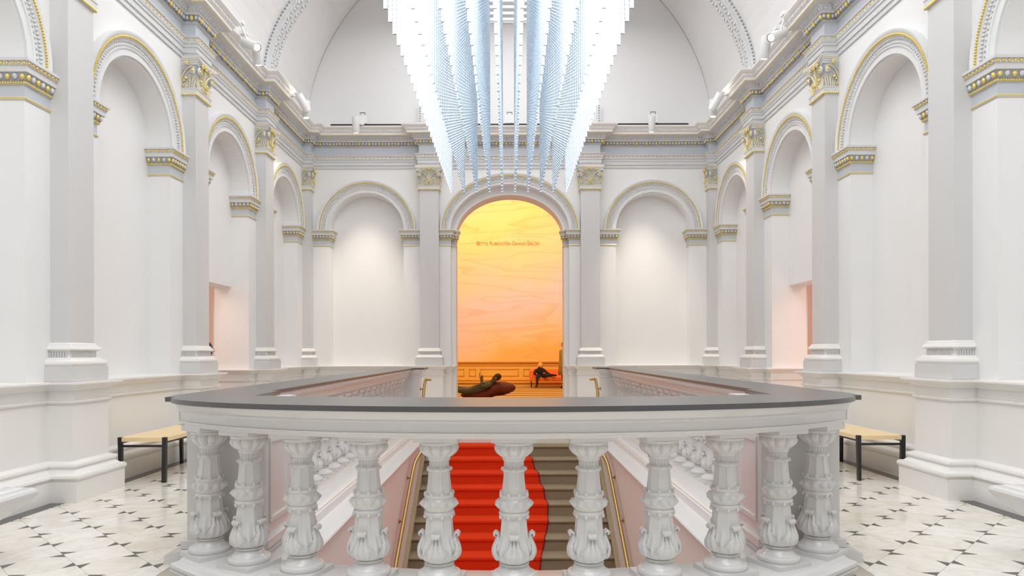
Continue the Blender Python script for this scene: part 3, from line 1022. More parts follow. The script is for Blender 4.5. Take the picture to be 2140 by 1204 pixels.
BP = [(0.022, 0.104), (0.024, 0.113), (0.031, 0.1195), (0.040, 0.1195), (0.047, 0.114), (0.050, 0.106), (0.0505, 0.100), (0.056, 0.092), (0.061, 0.086)] + BP[7:]
BP = [(h if h < 0.03 else (0.025 + (h - 0.025) * 1.45 if h < 0.0665 else h + 0.021), r) for h, r in BP]


def sm(a, b, x):
    t = max(0, min(1, (x - a) / (b - a)))
    return t * t * (3 - 2 * t)


def body_fn(h, t, r):
    h -= 0.021
    # panelled shafts: eight flat faces with a fillet on each arris
    if 0.215 < h < 0.334 or 0.452 < h < 0.574:
        k = sm(0.215, 0.25, h) if h < 0.34 else 1.0
        d = ((t + pi / 8) % (pi / 4)) - pi / 8
        r = r * (1 - k) + k * (r * 0.955 / cos(d) + (0.0035 if abs(d) > pi / 8 - 0.10 else 0) - 0.001)
    if 0.598 < h < 0.630:
        r -= 0.005 * (1 if cos(20 * t) < -0.1 else 0)
    if 0.574 < h < 0.595:
        r += 0.003 * cos(8 * t)
    if 0.646 < h < 0.714:      # gadroons
        k = sm(0.646, 0.662, h)
        u = (t * 10 / (2 * pi)) % 1.0
        d = abs(u - 0.5) * 2
        r += k * (0.011 * sqrt(max(0, 1 - (d / 0.80) ** 2)) - 0.010 + (0.009 if d > 0.88 else 0))
    if 0.096 < h < 0.235:      # carved leaves in low relief between the large ones
        k = sm(0.096, 0.13, h) * (1 - sm(0.19, 0.235, h))
        r += k * 0.005 * cos(24 * t + 3 * sin(4 * t))
    return r


def densify(p, step=0.006):
    out = [p[0]]
    for a, b in zip(p, p[1:]):
        n = max(1, int((b[0] - a[0]) / step))
        for i in range(1, n + 1):
            q = i / n
            out.append((a[0] + (b[0] - a[0]) * q, a[1] + (b[1] - a[1]) * q))
    return out


mb = MB()
mb.lathe(densify(BP, 0.008), 120, M['gloss'], body_fn)
_o = mb.build('baluster', angle=R(38)); BAL = _o.data; bpy.data.objects.remove(_o)
mb = MB(); mb.box(-0.125, 0.125, -0.125, 0.125, 0.0, 0.026, M['gloss'])
_o = mb.build('plinth'); BPL = _o.data; bpy.data.objects.remove(_o)
mb = MB(); mb.box(-0.116, 0.116, -0.116, 0.116, 0.757, 0.789, M['gloss'])
_o = mb.build('abacus'); BAB = _o.data; bpy.data.objects.remove(_o)


def rad_at(h):
    for a, b in zip(BP, BP[1:]):
        if a[0] <= h <= b[0]:
            return a[1] + (b[1] - a[1]) * (h - a[0]) / max(1e-6, b[0] - a[0])
    return 0.08


# acanthus leaf: a ribbed sheet hugging the belly that curls outward at its tip (faces -Y)
mb = MB()
NU, NV = 25, 22
vs = []
for j in range(NV + 1):
    v = j / NV
    h = 0.119 + 0.150 * v
    wd = 0.66 * (1 - v) ** 0.75 * (0.55 + 0.45 * sin(pi * min(1, v * 1.3 + 0.35))) + 0.15 + 0.05 * abs(sin(v * 12)) * (1 - v)
    for i in range(NU + 1):
        u = (i / NU) * 2 - 1
        th = -pi / 2 + u * wd
        r = rad_at(min(h, 0.35)) + 0.0085 + 0.0062 * cos(u * 14 * (1 - 0.35 * v)) - 0.007 * abs(u) ** 3 + 0.004 * (1 - abs(u))
        # fold the outer lobes
        hh = h + 0.022 * abs(u) * (1 - v) + 0.006 * cos(u * 9)
        if v > 0.85:
            r += (v - 0.85) / 0.15 * 0.012
        vs.append((r * cos(th), r * sin(th), hh))
fs = []
for j in range(NV):
    for i in range(NU):
        a = j * (NU + 1) + i
        fs.append((a, a + 1, a + NU + 2, a + NU + 1))
mb.add(vs, fs, M['gloss'])
rt = rad_at(0.27)
for q in range(7):   # rolled tip
    x = (q - 3) * 0.0052
    mb.tube([(x, -(rt + 0.004), 0.246), (x * 1.1, -(rt + 0.012), 0.264), (x * 1.2, -(rt + 0.024), 0.271), (x * 1.15, -(rt + 0.032), 0.264), (x, -(rt + 0.031), 0.253), (x * 0.8, -(rt + 0.023), 0.250)],
            [0.005, 0.0075, 0.0085, 0.008, 0.0065, 0.004], M['gloss'], 6)
_o = mb.build('acanthus_leaf', smooth=True, recalc=True); LEAF = _o.data; bpy.data.objects.remove(_o)
# rosettes and bead collars
def rosette(mb, t):
    rot = Matrix.Rotation(t, 3, 'Z')
    for rr, hh, ww in ((0.0225, 0.086, 0.42), (0.0165, 0.0935, 0.34), (0.0105, 0.0985, 0.34), (0.0055, 0.102, 0.6)):
        mb.ball(rot @ Vector((hh, 0, 0.423)), rr, M['gloss'], (ww, 1, 1), 12, 8, rot)
mb = MB(); rosette(mb, 0)
_o = mb.build('rosette', smooth=True, recalc=False); ROS1 = _o.data; bpy.data.objects.remove(_o)
mb = MB()
for k in range(11):
    rosette(mb, 2 * pi * k / 11)
_o = mb.build('rosette_band', smooth=True, recalc=False); ROS = _o.data; bpy.data.objects.remove(_o)
mb = MB()
for k in range(8):
    t = 2 * pi * k / 8 + pi / 8
    mb.ball((0.076 * cos(t), 0.076 * sin(t), 0.357), 0.011, M['gloss'], (1, 1, 1.2), 7, 5)
    mb.ball((0.073 * cos(t), 0.073 * sin(t), 0.474), 0.011, M['gloss'], (1, 1, 1.5), 7, 5)
for k in range(7):
    t = 2 * pi * k / 7 + 0.2
    mb.ball((0.058 * cos(t), 0.058 * sin(t), 0.605), 0.016, M['gloss'], (0.9, 1.0, 0.75), 8, 5, Matrix.Rotation(t, 3, 'Z') @ Matrix.Diagonal((1, 1.35, 1)))
_o = mb.build('bead_collar', smooth=True, recalc=False); BCO = _o.data; bpy.data.objects.remove(_o)


def baluster(parent, x, y, rz, full=True):
    b = inst(BAL, 'baluster', parent, (x, y, 0.078), (0, 0, rz))
    inst(BPL, 'plinth', b); inst(BAB, 'abacus', b); tag(inst(BCO, 'bead_collar', b), kind='stuff')
    if full:
        for k in range(11):
            inst(ROS1, 'rosette', b, None, (0, 0, 2 * pi * k / 11))
    else:
        tag(inst(ROS, 'rosette_band', b), kind='stuff')
    for k in range(4):
        inst(LEAF, 'acanthus_leaf', b, None, (0, 0, k * pi / 2))
    return b


# curved front balustrade
def ell(t, d=0.0):
    x, y = 2.15 * sin(t), 4.74 - 1.07 * cos(t)
    nx, ny = sin(t) / 2.15, -cos(t) / 1.07
    l = sqrt(nx * nx + ny * ny)
    return (x + nx / l * d, y + ny / l * d)


TM = R(62)
cpath = [ell(-TM + 2 * TM * i / 72) for i in range(73)]


def csweep(mb, prof, m, k=0.42):
    """closed profile swept round the curve, its overhang shrinking towards the pedestals"""
    mt = mitres(cpath); n = len(prof); vs = []; fs = []
    for i, (p, q) in enumerate(zip(cpath, mt)):
        u = abs(i / 72 * 2 - 1)
        f = 1 - k * sm(0.3, 1.0, u)
        for o, z in prof:
            oo = o * f if abs(o) > 0.01 else o
            vs.append((p[0] + q[0] * oo, p[1] + q[1] * oo, z))
    L = len(cpath)
    for i in range(L - 1):
        for j in range(n):
            fs.append((i * n + j, (i + 1) * n + j, (i + 1) * n + (j + 1) % n, i * n + (j + 1) % n))
    fs += [tuple(range(n)), tuple(reversed(range((L - 1) * n, L * n)))]
    mb.add(vs, fs, m)
front = tag(empty('curved_balustrade', (0, 3.67, 0)), 'curved white balustrade with dark slate top nearest the camera', 'balustrade')
front.location = (0, 0, 0)
mb = MB()
outer = []
for i in range(-48, 49):
    t = R(74.3) * i / 48
    outer.append((2.1 * sin(t), 4.34 - 1.0 * cos(t)))
inner = [(1.64, 4.86), (1.61, 4.30)] + [(1.6 * cos(pi * i / 24), 4.05 + 0.23 * (abs(cos(pi * i / 24)) ** 2.2)) for i in range(1, 24)] + [(-1.61, 4.30), (-1.64, 4.86)]
capoly = outer + [(2.04, 4.15), (2.10, 4.155), (2.15, 4.4), (2.15, 4.86)] + inner + [(-2.15, 4.86), (-2.15, 4.4), (-2.10, 4.155), (-2.04, 4.15)]
mb.prism(capoly, 1.012, 1.04, M['slate'])
mb.build('slate_cap', front)
mb = MB()
RP = [(0.295, 1.012), (0.29, 0.998), (0.275, 0.985), (0.262, 0.968), (0.262, 0.958), (0.242, 0.953), (0.238, 0.948), (0.238, 0.903), (0.246, 0.898), (0.243, 0.890), (0.225, 0.884), (0.205, 0.880), (0.200, 0.866)]
RPL = RP + [(-o, z) for o, z in reversed(RP)]
def taper(t):   # rail narrows towards the pedestals
    return 1.0
csweep(mb, RPL, M['gloss'], 0.40)
mb.build('top_rail', front, angle=R(30))
mb = MB()
BS = [(0.33, 0.0), (0.33, 0.022), (0.318, 0.028), (0.33, 0.040), (0.325, 0.056), (0.30, 0.060), (0.275, 0.062), (0.25, 0.064), (0.235, 0.068), (0.228, 0.074), (0.215, 0.078), (-0.20, 0.078), (-0.22, 0.07), (-0.24, 0.05), (-0.25, 0.0), (-0.25, -0.3), (0.33, -0.3)]
csweep(mb, BS, M['gloss'], 0.36)
mb.build('base_kerb', front, angle=R(30))
for x in (-1.85, -1.53, -1.18, -0.79, -0.40, 0, 0.40, 0.79, 1.18, 1.53, 1.85):
    t = math.asin(x / 2.15)
    nx, ny = sin(t) / 2.15, -cos(t) / 1.07
    baluster(front, *ell(t), atan2(nx, -ny))
# pedestals at the ends of the curve
for s_ in (-1, 1):
    mb = MB()
    a_, b_ = sorted((s_ * 1.56, s_ * 2.05))
    mb.box(a_, b_, 4.33, 4.84, 0.10, 0.90, M['gloss'])
    mb.box(a_ - 0.035, b_ + 0.035, 4.30, 4.859, 0.88, 1.011, M['gloss'])
    mb.box(a_ - 0.02, b_ + 0.02, 4.31, 4.858, 0.845, 0.862, M['gloss'])
    mb.box(a_ - 0.03, b_ + 0.03, 4.302, 4.857, 0.081, 0.13, M['gloss'])
    # sunk panel frame on the well side
    xi = s_ * 1.56
    for (y0, y1, z0, z1) in ((4.40, 4.415, 0.251, 0.729), (4.755, 4.77, 0.251, 0.729), (4.40, 4.77, 0.22, 0.25), (4.40, 4.77, 0.73, 0.76)):
        mb.box(*sorted((xi + s_ * 0.004, xi - s_ * 0.012)), y0, y1, z0, z1, M['gloss'])
    mb.build('pedestal', front)

# side balustrades
CX = 1.90
CURB = [(-0.26, 0.0), (-0.26, 0.022), (-0.248, 0.028), (-0.26, 0.04), (-0.255, 0.056), (-0.225, 0.066), (-0.20, 0.072), (-0.18, 0.078), (0.165, 0.078), (0.178, 0.076), (0.182, 0.070), (0.205, 0.068), (0.225, 0.060), (0.235, 0.054), (0.262, 0.052),
        (0.275, 0.046), (0.300, 0.040), (0.318, 0.026), (0.318, 0.012), (0.335, 0.006), (0.345, -0.055), (0.36, -0.062), (0.50, -0.068), (0.525, -0.075), (0.532, -0.088), (0.522, -0.102), (0.495, -0.108), (0.49, -0.112),
        (0.49, -0.19), (0.478, -0.194), (0.478, -0.30), (-0.26, -0.30)]
CM = [M['gloss']] * 27 + [M['blush']] * 5
for side, s_ in (('left', -1), ('right', 1)):
    br = tag(empty('side_balustrade'), 'long straight white balustrade along the %s side of the stairwell' % side, 'balustrade')
    pth = [(s_ * CX, 4.86), (s_ * CX, 12.45)]
    iv = -s_ * -1
    # travelling +Y the right-hand side is +x: the well lies on +x for the left balustrade
    f = 1 if s_ < 0 else -1
    mb = MB(); sweep(mb, pth, [(o * f, z) for o, z in CURB], CM, loop=True)
    mb.build('base_kerb', br, angle=R(30))
    mb = MB(); sweep(mb, [(s_ * CX, 4.25), (s_ * CX, 4.86)], [(o * f, z + 0.0004) for o, z in CURB], CM, loop=True)
    mb.build('base_kerb', front, angle=R(30))
    mb = MB()
    SR = [(0.20, 1.012), (0.19, 0.99), (0.168, 0.972), (0.168, 0.96), (0.15, 0.954), (0.15, 0.905), (0.158, 0.898), (0.14, 0.884), (0.125, 0.88), (0.12, 0.866)]
    sweep(mb, [(s_ * (CX + 0.02), 4.84), (s_ * (CX + 0.02), 12.15)], SR + [(-o, z) for o, z in reversed(SR)], M['gloss'], loop=True)
    mb.build('top_rail', br, angle=R(30))
    mb = MB()
    poly = [(1.70, 4.862), (1.70, 12.0), (1.52, 12.12), (1.49, 12.5), (2.2, 12.5), (2.2, 12.1), (2.15, 12.0), (2.15, 4.862)]
    mb.prism([(s_ * x, y) for x, y in poly], 1.014, 1.04, M['slate'])
    mb.build('slate_cap', br)
    mb = MB()
    a_, b_ = sorted((s_ * 1.60, s_ * 2.10))
    mb.box(a_, b_, 12.1, 12.42, 0.02, 0.90, M['gloss'])
    sq = [(a_, 12.1), (a_, 12.42), (b_, 12.42), (b_, 12.1)]
    sweep(mb, sq, [(0.0, 0.86), (-0.015, 0.87), (-0.015, 0.9), (-0.05, 0.95), (-0.075, 1.0), (-0.075, 1.014)], M['gloss'], closed=True)
    mb.box(a_ - 0.03, b_ + 0.03, 12.07, 12.45, 0.02, 0.13, M['gloss'])
    mb.build('end_pedestal', br)
    for k in range(20):
        baluster(br, s_ * CX, 5.06 + 0.356 * k, 0 if s_ < 0 else pi, full=False)

# ------------------------------------------------------------------ stairwell and stair
SW = 1.35
YS0, RISE, RUN = 11.03, 0.1707, 0.2851
def zn(k): return EYE - 1.485 - k * RISE      # nosing height of step k
def yn(k): return YS0 - k * RUN
mb = MB()
for s_ in (-1, 1):
    x = s_ * 1.415
    mb.quad((x, 3.9, -5.2), (x, 12.3, -5.2), (x, 12.3, -0.15), (x, 3.9, -0.15), M['blush'])
cp = [ell(-R(44) + R(88) * i / 30, -0.20) for i in range(31)]
for p, q in zip(cp, cp[1:]):
    mb.quad((p[0], p[1], -5.2), (q[0], q[1], -5.2), (q[0], q[1], -0.2), (p[0], p[1], -0.2), M['blush'])
tag(mb.build('wall_stairwell'), kind='structure', label='blush plaster walls lining the open stairwell')
stair = tag(empty('staircase', (0, 11.3, 0)), 'broad tan stone staircase climbing away between brass handrails', 'staircase')
stair.location = (0, 0, 0)
def prism_x(mb, prof, x0, x1, m):
    n = len(prof)
    vs = [(x0, y, z) for y, z in prof] + [(x1, y, z) for y, z in prof]
    mb.add(vs, [tuple(range(n)), tuple(reversed(range(n, 2 * n)))] + [(i, (i + 1) % n, (i + 1) % n + n, i + n) for i in range(n)], m)
NS = 24
STEP = [(0.0 + RUN + 0.02, -RISE * 2.2), (0.028, -RISE * 1.05), (0.028, -0.045), (0.008, -0.038), (0.0, -0.028), (-0.002, -0.015), (0.004, -0.004), (0.014, 0.0), (RUN + 0.04, 0.0)]
mb = MB(); prism_x(mb, STEP, -SW, SW, M['tan'])
_o = mb.build('stair_step', angle=R(40)); STP = _o.data; bpy.data.objects.remove(_o)
for k in range(-1, NS):
    inst(STP, 'stair_step', stair, (0, yn(k), zn(k) if k >= 0 else -0.006))
for s_ in (-1, 1):
    mb = MB()
    for k in range(0, NS, 3):
        ya, yb = yn(k) + 0.1, yn(k + 3) + 0.105
        za, zb = zn(k) + 0.06, zn(k + 3) + 0.06
        a_, b_ = sorted((s_ * SW, s_ * 1.416))
        prism_x(mb, [(ya, za), (yb, zb), (yb, zb - 0.7), (ya, za - 0.7)], a_, b_, M['stringer'])
    mb.build('stringer', stair)
# lower hall floor and bottom
mb = MB(); mb.box(-1.42, 1.42, 3.2, yn(NS - 1) + 0.1, zn(NS) - 0.1, zn(NS), M['plain_marble'])
tag(mb.build('floor_lower'), kind='structure')

# red runner following the steps
pts_px = [(1093, -1), (1103, 0), (1114, 1), (1126.5, 2), (1137, 3), (1146, 4), (1146, 5), (1138.5, 6), (1131, 7), (1128, 8), (1130, 9), (1136, 10)]
xe = {k: (px - 1063.5) * yn(k) / 1440 - 0.025 for px, k in pts_px}
def xr(k):
    k = max(-1.0, k)
    if k >= 10: return xe[10] + 0.12 * sin((k - 10) * 0.55)
    a = math.floor(k); q = k - a
    return xe[a] * (1 - q) + xe[min(10, a + 1)] * q
def xl(k): return -1.0 - 0.05 * sin(k * 0.5)
mb = MB()
rows = []
for k in range(-1, NS):
    z0 = zn(k) if k >= 0 else -0.006
    y0 = yn(k)
    if k == -1:
        rows.append((y0 + 1.1, z0 + 0.012, -1))
    rows += [(y0 + (RUN + 0.02 if k > -1 else 0.3), z0 + 0.012, k - 0.6), (y0 + 0.012, z0 + 0.012, k), (y0 - 0.008, z0 + 0.004, k), (y0 - 0.013, z0 - 0.012, k + 0.02), (y0 - 0.010, z0 - 0.034, k + 0.03), (y0 + 0.014, z0 - 0.050, k + 0.05),
             (y0 + 0.016, z0 - RISE + 0.013, k + 0.4)]
for a, b in zip(rows, rows[1:]):
    la, lb, ra, rb = xl(a[2]), xl(b[2]), xr(a[2]), xr(b[2])
    mb.quad((la, a[0], a[1]), (lb, b[0], b[1]), (rb - 0.02, b[0], b[1]), (ra - 0.02, a[0], a[1]), M['red'])
    mb.quad((ra - 0.02, a[0], a[1] + 0.001), (rb - 0.02, b[0], b[1] + 0.001), (rb, b[0], b[1] - 0.004), (ra, a[0], a[1] - 0.004), M['redge'])
    mb.quad((la - 0.015, a[0], a[1] - 0.004), (lb - 0.015, b[0], b[1] - 0.004), (lb, b[0], b[1]), (la, a[0], a[1]), M['redge'])
tag(mb.build('stair_runner'), 'red carpet runner with wavy edge laid down the stone steps', 'carpet')

# brass handrails
def smooth_pts(P, n=6):
    P = [Vector(p) for p in P]; out = []
    for i in range(len(P) - 1):
        p0 = P[max(0, i - 1)]; p1 = P[i]; p2 = P[i + 1]; p3 = P[min(len(P) - 1, i + 2)]
        for k in range(n):
            t = k / n
            out.append(0.5 * ((2 * p1) + (-p0 + p2) * t + (2 * p0 - 5 * p1 + 4 * p2 - p3) * t * t + (-p0 + 3 * p1 - 3 * p2 + p3) * t ** 3))
    out.append(P[-1])
    return out
for side, s_ in (('left', -1), ('right', 1)):
    hr = tag(empty('handrail'), 'polished brass handrail on the %s wall of the staircase' % side, 'handrail')
    mb = MB()
    rz_ = lambda y: 0.6 * y - 5.95
    P = [(s_ * 1.345, 4.6, rz_(4.6)), (s_ * 1.345, 7.0, rz_(7.0)), (s_ * 1.345, 8.6, rz_(8.6)), (s_ * 1.340, 9.38, rz_(9.38)), (s_ * 1.320, 9.56, rz_(9.56) + 0.02), (s_ * 1.262, 9.74, rz_(9.74) + 0.03),
         (s_ * 1.250, 9.95, rz_(9.95)), (s_ * 1.30, 10.5, rz_(10.5)), (s_ * 1.385, 10.95, rz_(10.95)), (s_ * 1.40, 11.30, rz_(11.3)), (s_ * 1.39, 11.38, rz_(11.36)), (s_ * 1.31, 11.40, rz_(11.36))]
    mb.tube(smooth_pts(P), 0.024, M['brass'], 12)
    mb.build('rail', hr, smooth=True)
    for yb in (5.6, 6.75, 7.75, 8.65, 9.35, 11.2):
        zb = rz_(yb)
        mb = MB()
        xx = 1.345 if yb < 10 else 1.40
        wx = 1.415 if yb < 10 else 1.47
        mb.tube([(s_ * wx, yb + 0.02, zb - 0.05), (s_ * (wx - 0.03), yb + 0.01, zb - 0.055), (s_ * xx, yb, zb - 0.04), (s_ * xx, yb, zb - 0.015)], 0.010, M['brass'], 8)
        mb.tube([(s_ * wx, yb + 0.02, zb - 0.05), (s_ * (wx - 0.012), yb + 0.02, zb - 0.05)], 0.028, M['brass'], 12)
        mb.build('wall_bracket', hr, smooth=True)

# ------------------------------------------------------------------ hanging light of LED rods
ch = tag(empty('rod_chandelier'), 'vast hanging light of vertical mirrored rods studded with white LEDs', 'chandelier')
mb = MB()
RL = 2.95; RW, RD = 0.0135, 0.007
mb.box(-RW, RW, -RD, RD, 0, RL, M['steel'])
nled = int(RL / 0.035)
for i in range(nled):
    z = 0.02 + 0.035 * i
    for (fx, fy, ux, uy) in ((0, -RD - 0.0012, 1, 0), (0, RD + 0.0012, 1, 0), (-RW - 0.0012, 0, 0, 1), (RW + 0.0012, 0, 0, 1)):
        r_ = 0.0050 if ux else 0.0044
        zz = z + (0.0 if ux else 0.0175)
        mb.add([(fx + ux * r_ * cos(a), fy + uy * r_ * cos(a), zz + r_ * sin(a)) for a in [pi / 3 * q for q in range(6)]], [tuple(range(6))], M['led'])
_o = mb.build('light_rod', recalc=False); ROD = _o.data; bpy.data.objects.remove(_o)
for i in range(10):
    for j in range(2, 32):
        inst(ROD, 'light_rod', ch, (-0.02 + (i - 4.5) * 0.2, 4.64 + 0.2 * j, 3.82))
mb = MB()
for j in range(-2, 36):
    y = 4.3 + 0.2 * j
    mb.box(-1.15, 1.15, y - 0.02, y + 0.06, 6.75, 6.79, M['canopy'])
mb.box(-1.22, -1.15, 3.8, 11.36, 6.70, 6.86, M['canopy']); mb.box(1.15, 1.22, 3.8, 11.36, 6.70, 6.86, M['canopy'])
mb.box(-1.22, 1.22, 11.30, 11.36, 6.72, 6.80, M['canopy'])
mb.build('slatted_canopy', ch)
mb = MB()
for x in (-1.0, 1.0):
    for y in (5.0, 7.8, 10.6):
        mb.tube([(x, y, 6.79), (x, y, 8.6)], 0.012, M['steel'], 8)
mb.build('hanger_rod', ch)

# ------------------------------------------------------------------ spotlights on the cornice
def spotlight(head, aim, label, arm_to, power=0, cone=50, lensr=0.05, glow=True, color=(1.0, 0.86, 0.70), extra=0.32):
    r = tag(empty('spotlight', head), label, 'spotlight', 'spotlights along the cornice')
    d = Vector(aim).normalized()
    q = d.to_track_quat('-Z', 'Y').to_matrix()
    mb = MB()
    def P(x, y, z): return q @ Vector((x, y, z))
    n = 20
    prof = [(0.30, 0.0), (0.30, 0.060), (0.296, 0.066), (0.004, 0.067), (0.0, 0.064), (0.0, 0.055)]
    vs = []
    for z, rr in prof:
        for k in range(n):
            a = 2 * pi * k / n
            vs.append(P(rr * cos(a), rr * sin(a), z))
    fs = []
    for i in range(len(prof) - 1):
        for k in range(n):
            fs.append((i * n + k, i * n + (k + 1) % n, (i + 1) * n + (k + 1) % n, (i + 1) * n + k))
    mb.add(vs, fs, M['lampwhite'])
    mb.build('lamp_body', r, angle=R(40))
    mb = MB()
    mb.add([P(0.056 * cos(2 * pi * k / n), 0.056 * sin(2 * pi * k / n), 0.012) for k in range(n)], [tuple(range(n))], M['blackiron'])
    mb.add([P(0.046 * cos(2 * pi * k / n), 0.046 * sin(2 * pi * k / n), 0.008) for k in range(n)], [tuple(range(n))], M['lens'])
    mb.build('lens', r)
    if arm_to:
        mb = MB()
        a = P(0.0, 0.0, 0.2); b = Vector(arm_to) - Vector(head)
        mb.tube([a + (b - a) * 0.2, a + (b - a) * 0.55, b], 0.014, M['lampwhite'], 8)
        mb.box(b.x - 0.05, b.x + 0.05, b.y - 0.05, b.y + 0.05, b.z - 0.02, b.z + 0.03, M['lampwhite'])
        mb.build('arm', r)
    if power:
        hp = Vector(head) + d * 0.02
        light('spotlight_beam', 'SPOT', hp, power, color, 0.04, hp + d * 5, R(cone), 0.95)


spotlight((-3.44, 9.40, 5.48), (0.75, -0.45, -0.42), 'spotlight on left cornice tilted toward the camera, glaring', (-3.70, 9.45, 5.84), 150, 85)
spotlight((-3.52, 9.66, 5.34), (0.05, 0.25, -1), 'spotlight on left cornice below the glaring one, pointing down', (-3.76, 9.75, 5.83), 30, 90)
spotlight((-3.60, 11.75, 5.72), (-0.3, -0.3, 0.6), 'spotlight on left cornice near the corner, turned upward', (-3.8, 11.8, 5.83), 0)
spotlight((-3.54, 12.0, 5.40), (0.0, 0.0, -1), 'spotlight on left cornice nearest the corner, pointing down', (-3.8, 11.98, 5.83), 45, 110)
spotlight((3.48, 9.20, 5.50), (-0.75, -0.45, -0.42), 'spotlight on right cornice tilted toward the camera, glaring', (3.70, 9.25, 5.84), 150, 85)
spotlight((3.50, 9.50, 5.34), (-0.05, 0.25, -1), 'spotlight on right cornice below the glaring one, pointing down', (3.76, 9.65, 5.83), 30, 90)
spotlight((3.60, 11.75, 5.72), (0.3, -0.3, 0.6), 'spotlight on right cornice near the corner, turned upward', (3.8, 11.8, 5.83), 0)
spotlight((3.54, 12.0, 5.40), (0.0, 0.0, -1), 'spotlight on right cornice nearest the corner, pointing down', (3.8, 11.98, 5.83), 45, 110)
spotlight((-2.94, 13.20, 5.52), (0.0, 0.16, -1), 'spotlight above the left niche of the far wall', (-2.93, 13.66, 5.84), 340, 54)
spotlight((2.72, 13.20, 5.52), (0.0, 0.16, -1), 'spotlight above the right niche of the far wall', (2.80, 13.66, 5.84), 340, 54)
for x, lb in ((-2.93, 'white junction box on far cornice behind the left spotlight'), (0.0, 'white junction box on far cornice behind the hanging rods'), (2.86, 'white junction box on far cornice behind the right spotlight')):
    r = tag(empty('junction_box', (x, 13.72, 5.84)), lb, 'box', 'white boxes on the far cornice')
    mb = MB(); mb.box(-0.09, 0.09, -0.03, 0.06, 0.03, 0.20, M['lampwhite']); mb.build('case', r)
    mb = MB()
    mb.tube([(0.0, 0.02, 0.19), (-0.05, 0.02, 0.20), (-0.05, 0.02, 0.26), (0.05, 0.02, 0.26), (0.05, 0.02, 0.22)], 0.008, M['blackiron'], 6)
    mb.build('bracket', r)
    mb = MB(); mb.tube([(0.02, -0.02, 0.04), (0.06, -0.02, -0.02)], 0.010, M['blackiron'], 6)
    mb.build('cable', r)
for x0, x1, lb in ((-3.55, -2.05, 'thin dark light track on the left part of the far cornice'), (2.05, 3.55, 'thin dark light track on the right part of the far cornice'), (-1.2, 1.2, 'thin dark light track behind the hanging rods')):
    mb = MB(); mb.box(x0, x1, 13.66, 13.69, 5.817, 5.85, M['blackiron']); mb.box(x0, x1, 13.72, 13.74, 5.83, 5.845, M['steel'])
    tag(mb.build('light_track'), lb, 'track')
# slim slotted brackets on the far wall either side of the rods
for s_, lb in ((-1, 'left'), (1, 'right')):
    mb = MB(); mb.box(s_ * 1.80 - 0.035, s_ * 1.80 + 0.035, 13.86, 13.90, 5.82, 6.32, M['lampwhite'])
    for k in range(9):
        mb.box(s_ * 1.80 - 0.02, s_ * 1.80 + 0.02, 13.852, 13.862, 5.86 + k * 0.05, 5.885 + k * 0.05, M['dark'])
    tag(mb.build('slotted_bracket'), 'slim slotted bracket standing on the far cornice, %s of the hanging rods' % lb, 'bracket')

# ------------------------------------------------------------------ benches
def bench(s_, label):
    r = tag(empty('bench', (s_ * 3.735, 7.62, 0)), label, 'bench', 'benches against the side walls')
    mb = MB(); X, Y = 0.24, 0.66
    mb.box(-X, X, -Y, Y, 0.415, 0.455, M['birch'])
    mb.build('seat', r)
    for x in (-X, X):
        for y in (-Y, Y):
            mb = MB()
            x0, x1 = (x, x + 0.035) if x < 0 else (x - 0.035, x)
            y0, y1 = (y - 0.004, y + 0.034) if y < 0 else (y - 0.034, y + 0.004)
            xx = x - 0.004 if x < 0 else x + 0.004
            ox = 0.007 if x < 0 else -0.007
            zt = 0.458
            vsl = [(x0 + ox, y0, 0), (x1 + ox * 0.3, y0, 0), (x1 + ox * 0.3, y1, 0), (x0 + ox, y1, 0), (min(x0, xx), y0, zt), (max(x1, xx), y0, zt), (max(x1, xx), y1, zt), (min(x0, xx), y1, zt)]
            mb.add(vsl, [(0, 3, 2, 1), (4, 5, 6, 7), (0, 1, 5, 4), (1, 2, 6, 5), (2, 3, 7, 6), (3, 0, 4, 7)], M['blackiron'])
            mb.build('leg', r)
    for y in (-Y + 0.015, Y - 0.015):
        mb = MB(); mb.box(-X + 0.03, X - 0.03, y - 0.01, y + 0.01, 0.358, 0.380, M['blackiron']); mb.build('stretcher', r)
    for x in (-X + 0.02, X - 0.02):
        mb = MB(); mb.box(x - 0.009, x + 0.009, -Y + 0.03, Y - 0.03, 0.395, 0.413, M['blackiron']); mb.build('side_rail', r)


bench(-1, 'pale wood bench with black legs against the left wall')
bench(1, 'pale wood bench with black legs against the right wall')

# moulded ledges cut by the frame edges
for s_, lb in ((-1, 'left'), (1, 'right')):
    mb = MB()
    xa, xb, ya, yb = 3.30, 3.78, 2.2, 4.05
    pth = [(s_ * xb, yb), (s_ * xa, yb), (s_ * xa, ya), (s_ * xb, ya)] 
    f = -1 if s_ > 0 else 1
    pr = [(-0.02, 0.0), (-0.02, 0.08), (0.0, 0.11), (0.03, 0.16), (0.05, 0.20), (0.09, 0.235), (0.15, 0.275), (0.20, 0.315), (0.245, 0.355), (0.28, 0.390), (0.298, 0.415), (0.302, 0.435), (0.295, 0.452), (0.275, 0.464), (0.25, 0.468),
          (0.235, 0.462), (0.21, 0.482), (0.185, 0.486), (0.18, 0.480), (0.15, 0.497), (0.13, 0.498), (0.125, 0.494), (0.06, 0.514), (-0.02, 0.518)]
    # outward is towards the aisle (right-hand when walking the path)
    sweep(mb, pth, [(o * -f * -1, z) for o, z in pr] if False else [(o * (-1 if s_ < 0 else 1) * 1, z) for o, z in pr], M['gloss'])
    a_, b_ = sorted((s_ * (xa - 0.0), s_ * xb))
    mb.box(a_, b_, ya, yb, 0.0, 0.5175, M['gloss'])
    tag(mb.build('moulded_ledge', angle=R(30)), 'white moulded stone ledge cut off by the %s edge of the view' % lb, 'ledge')

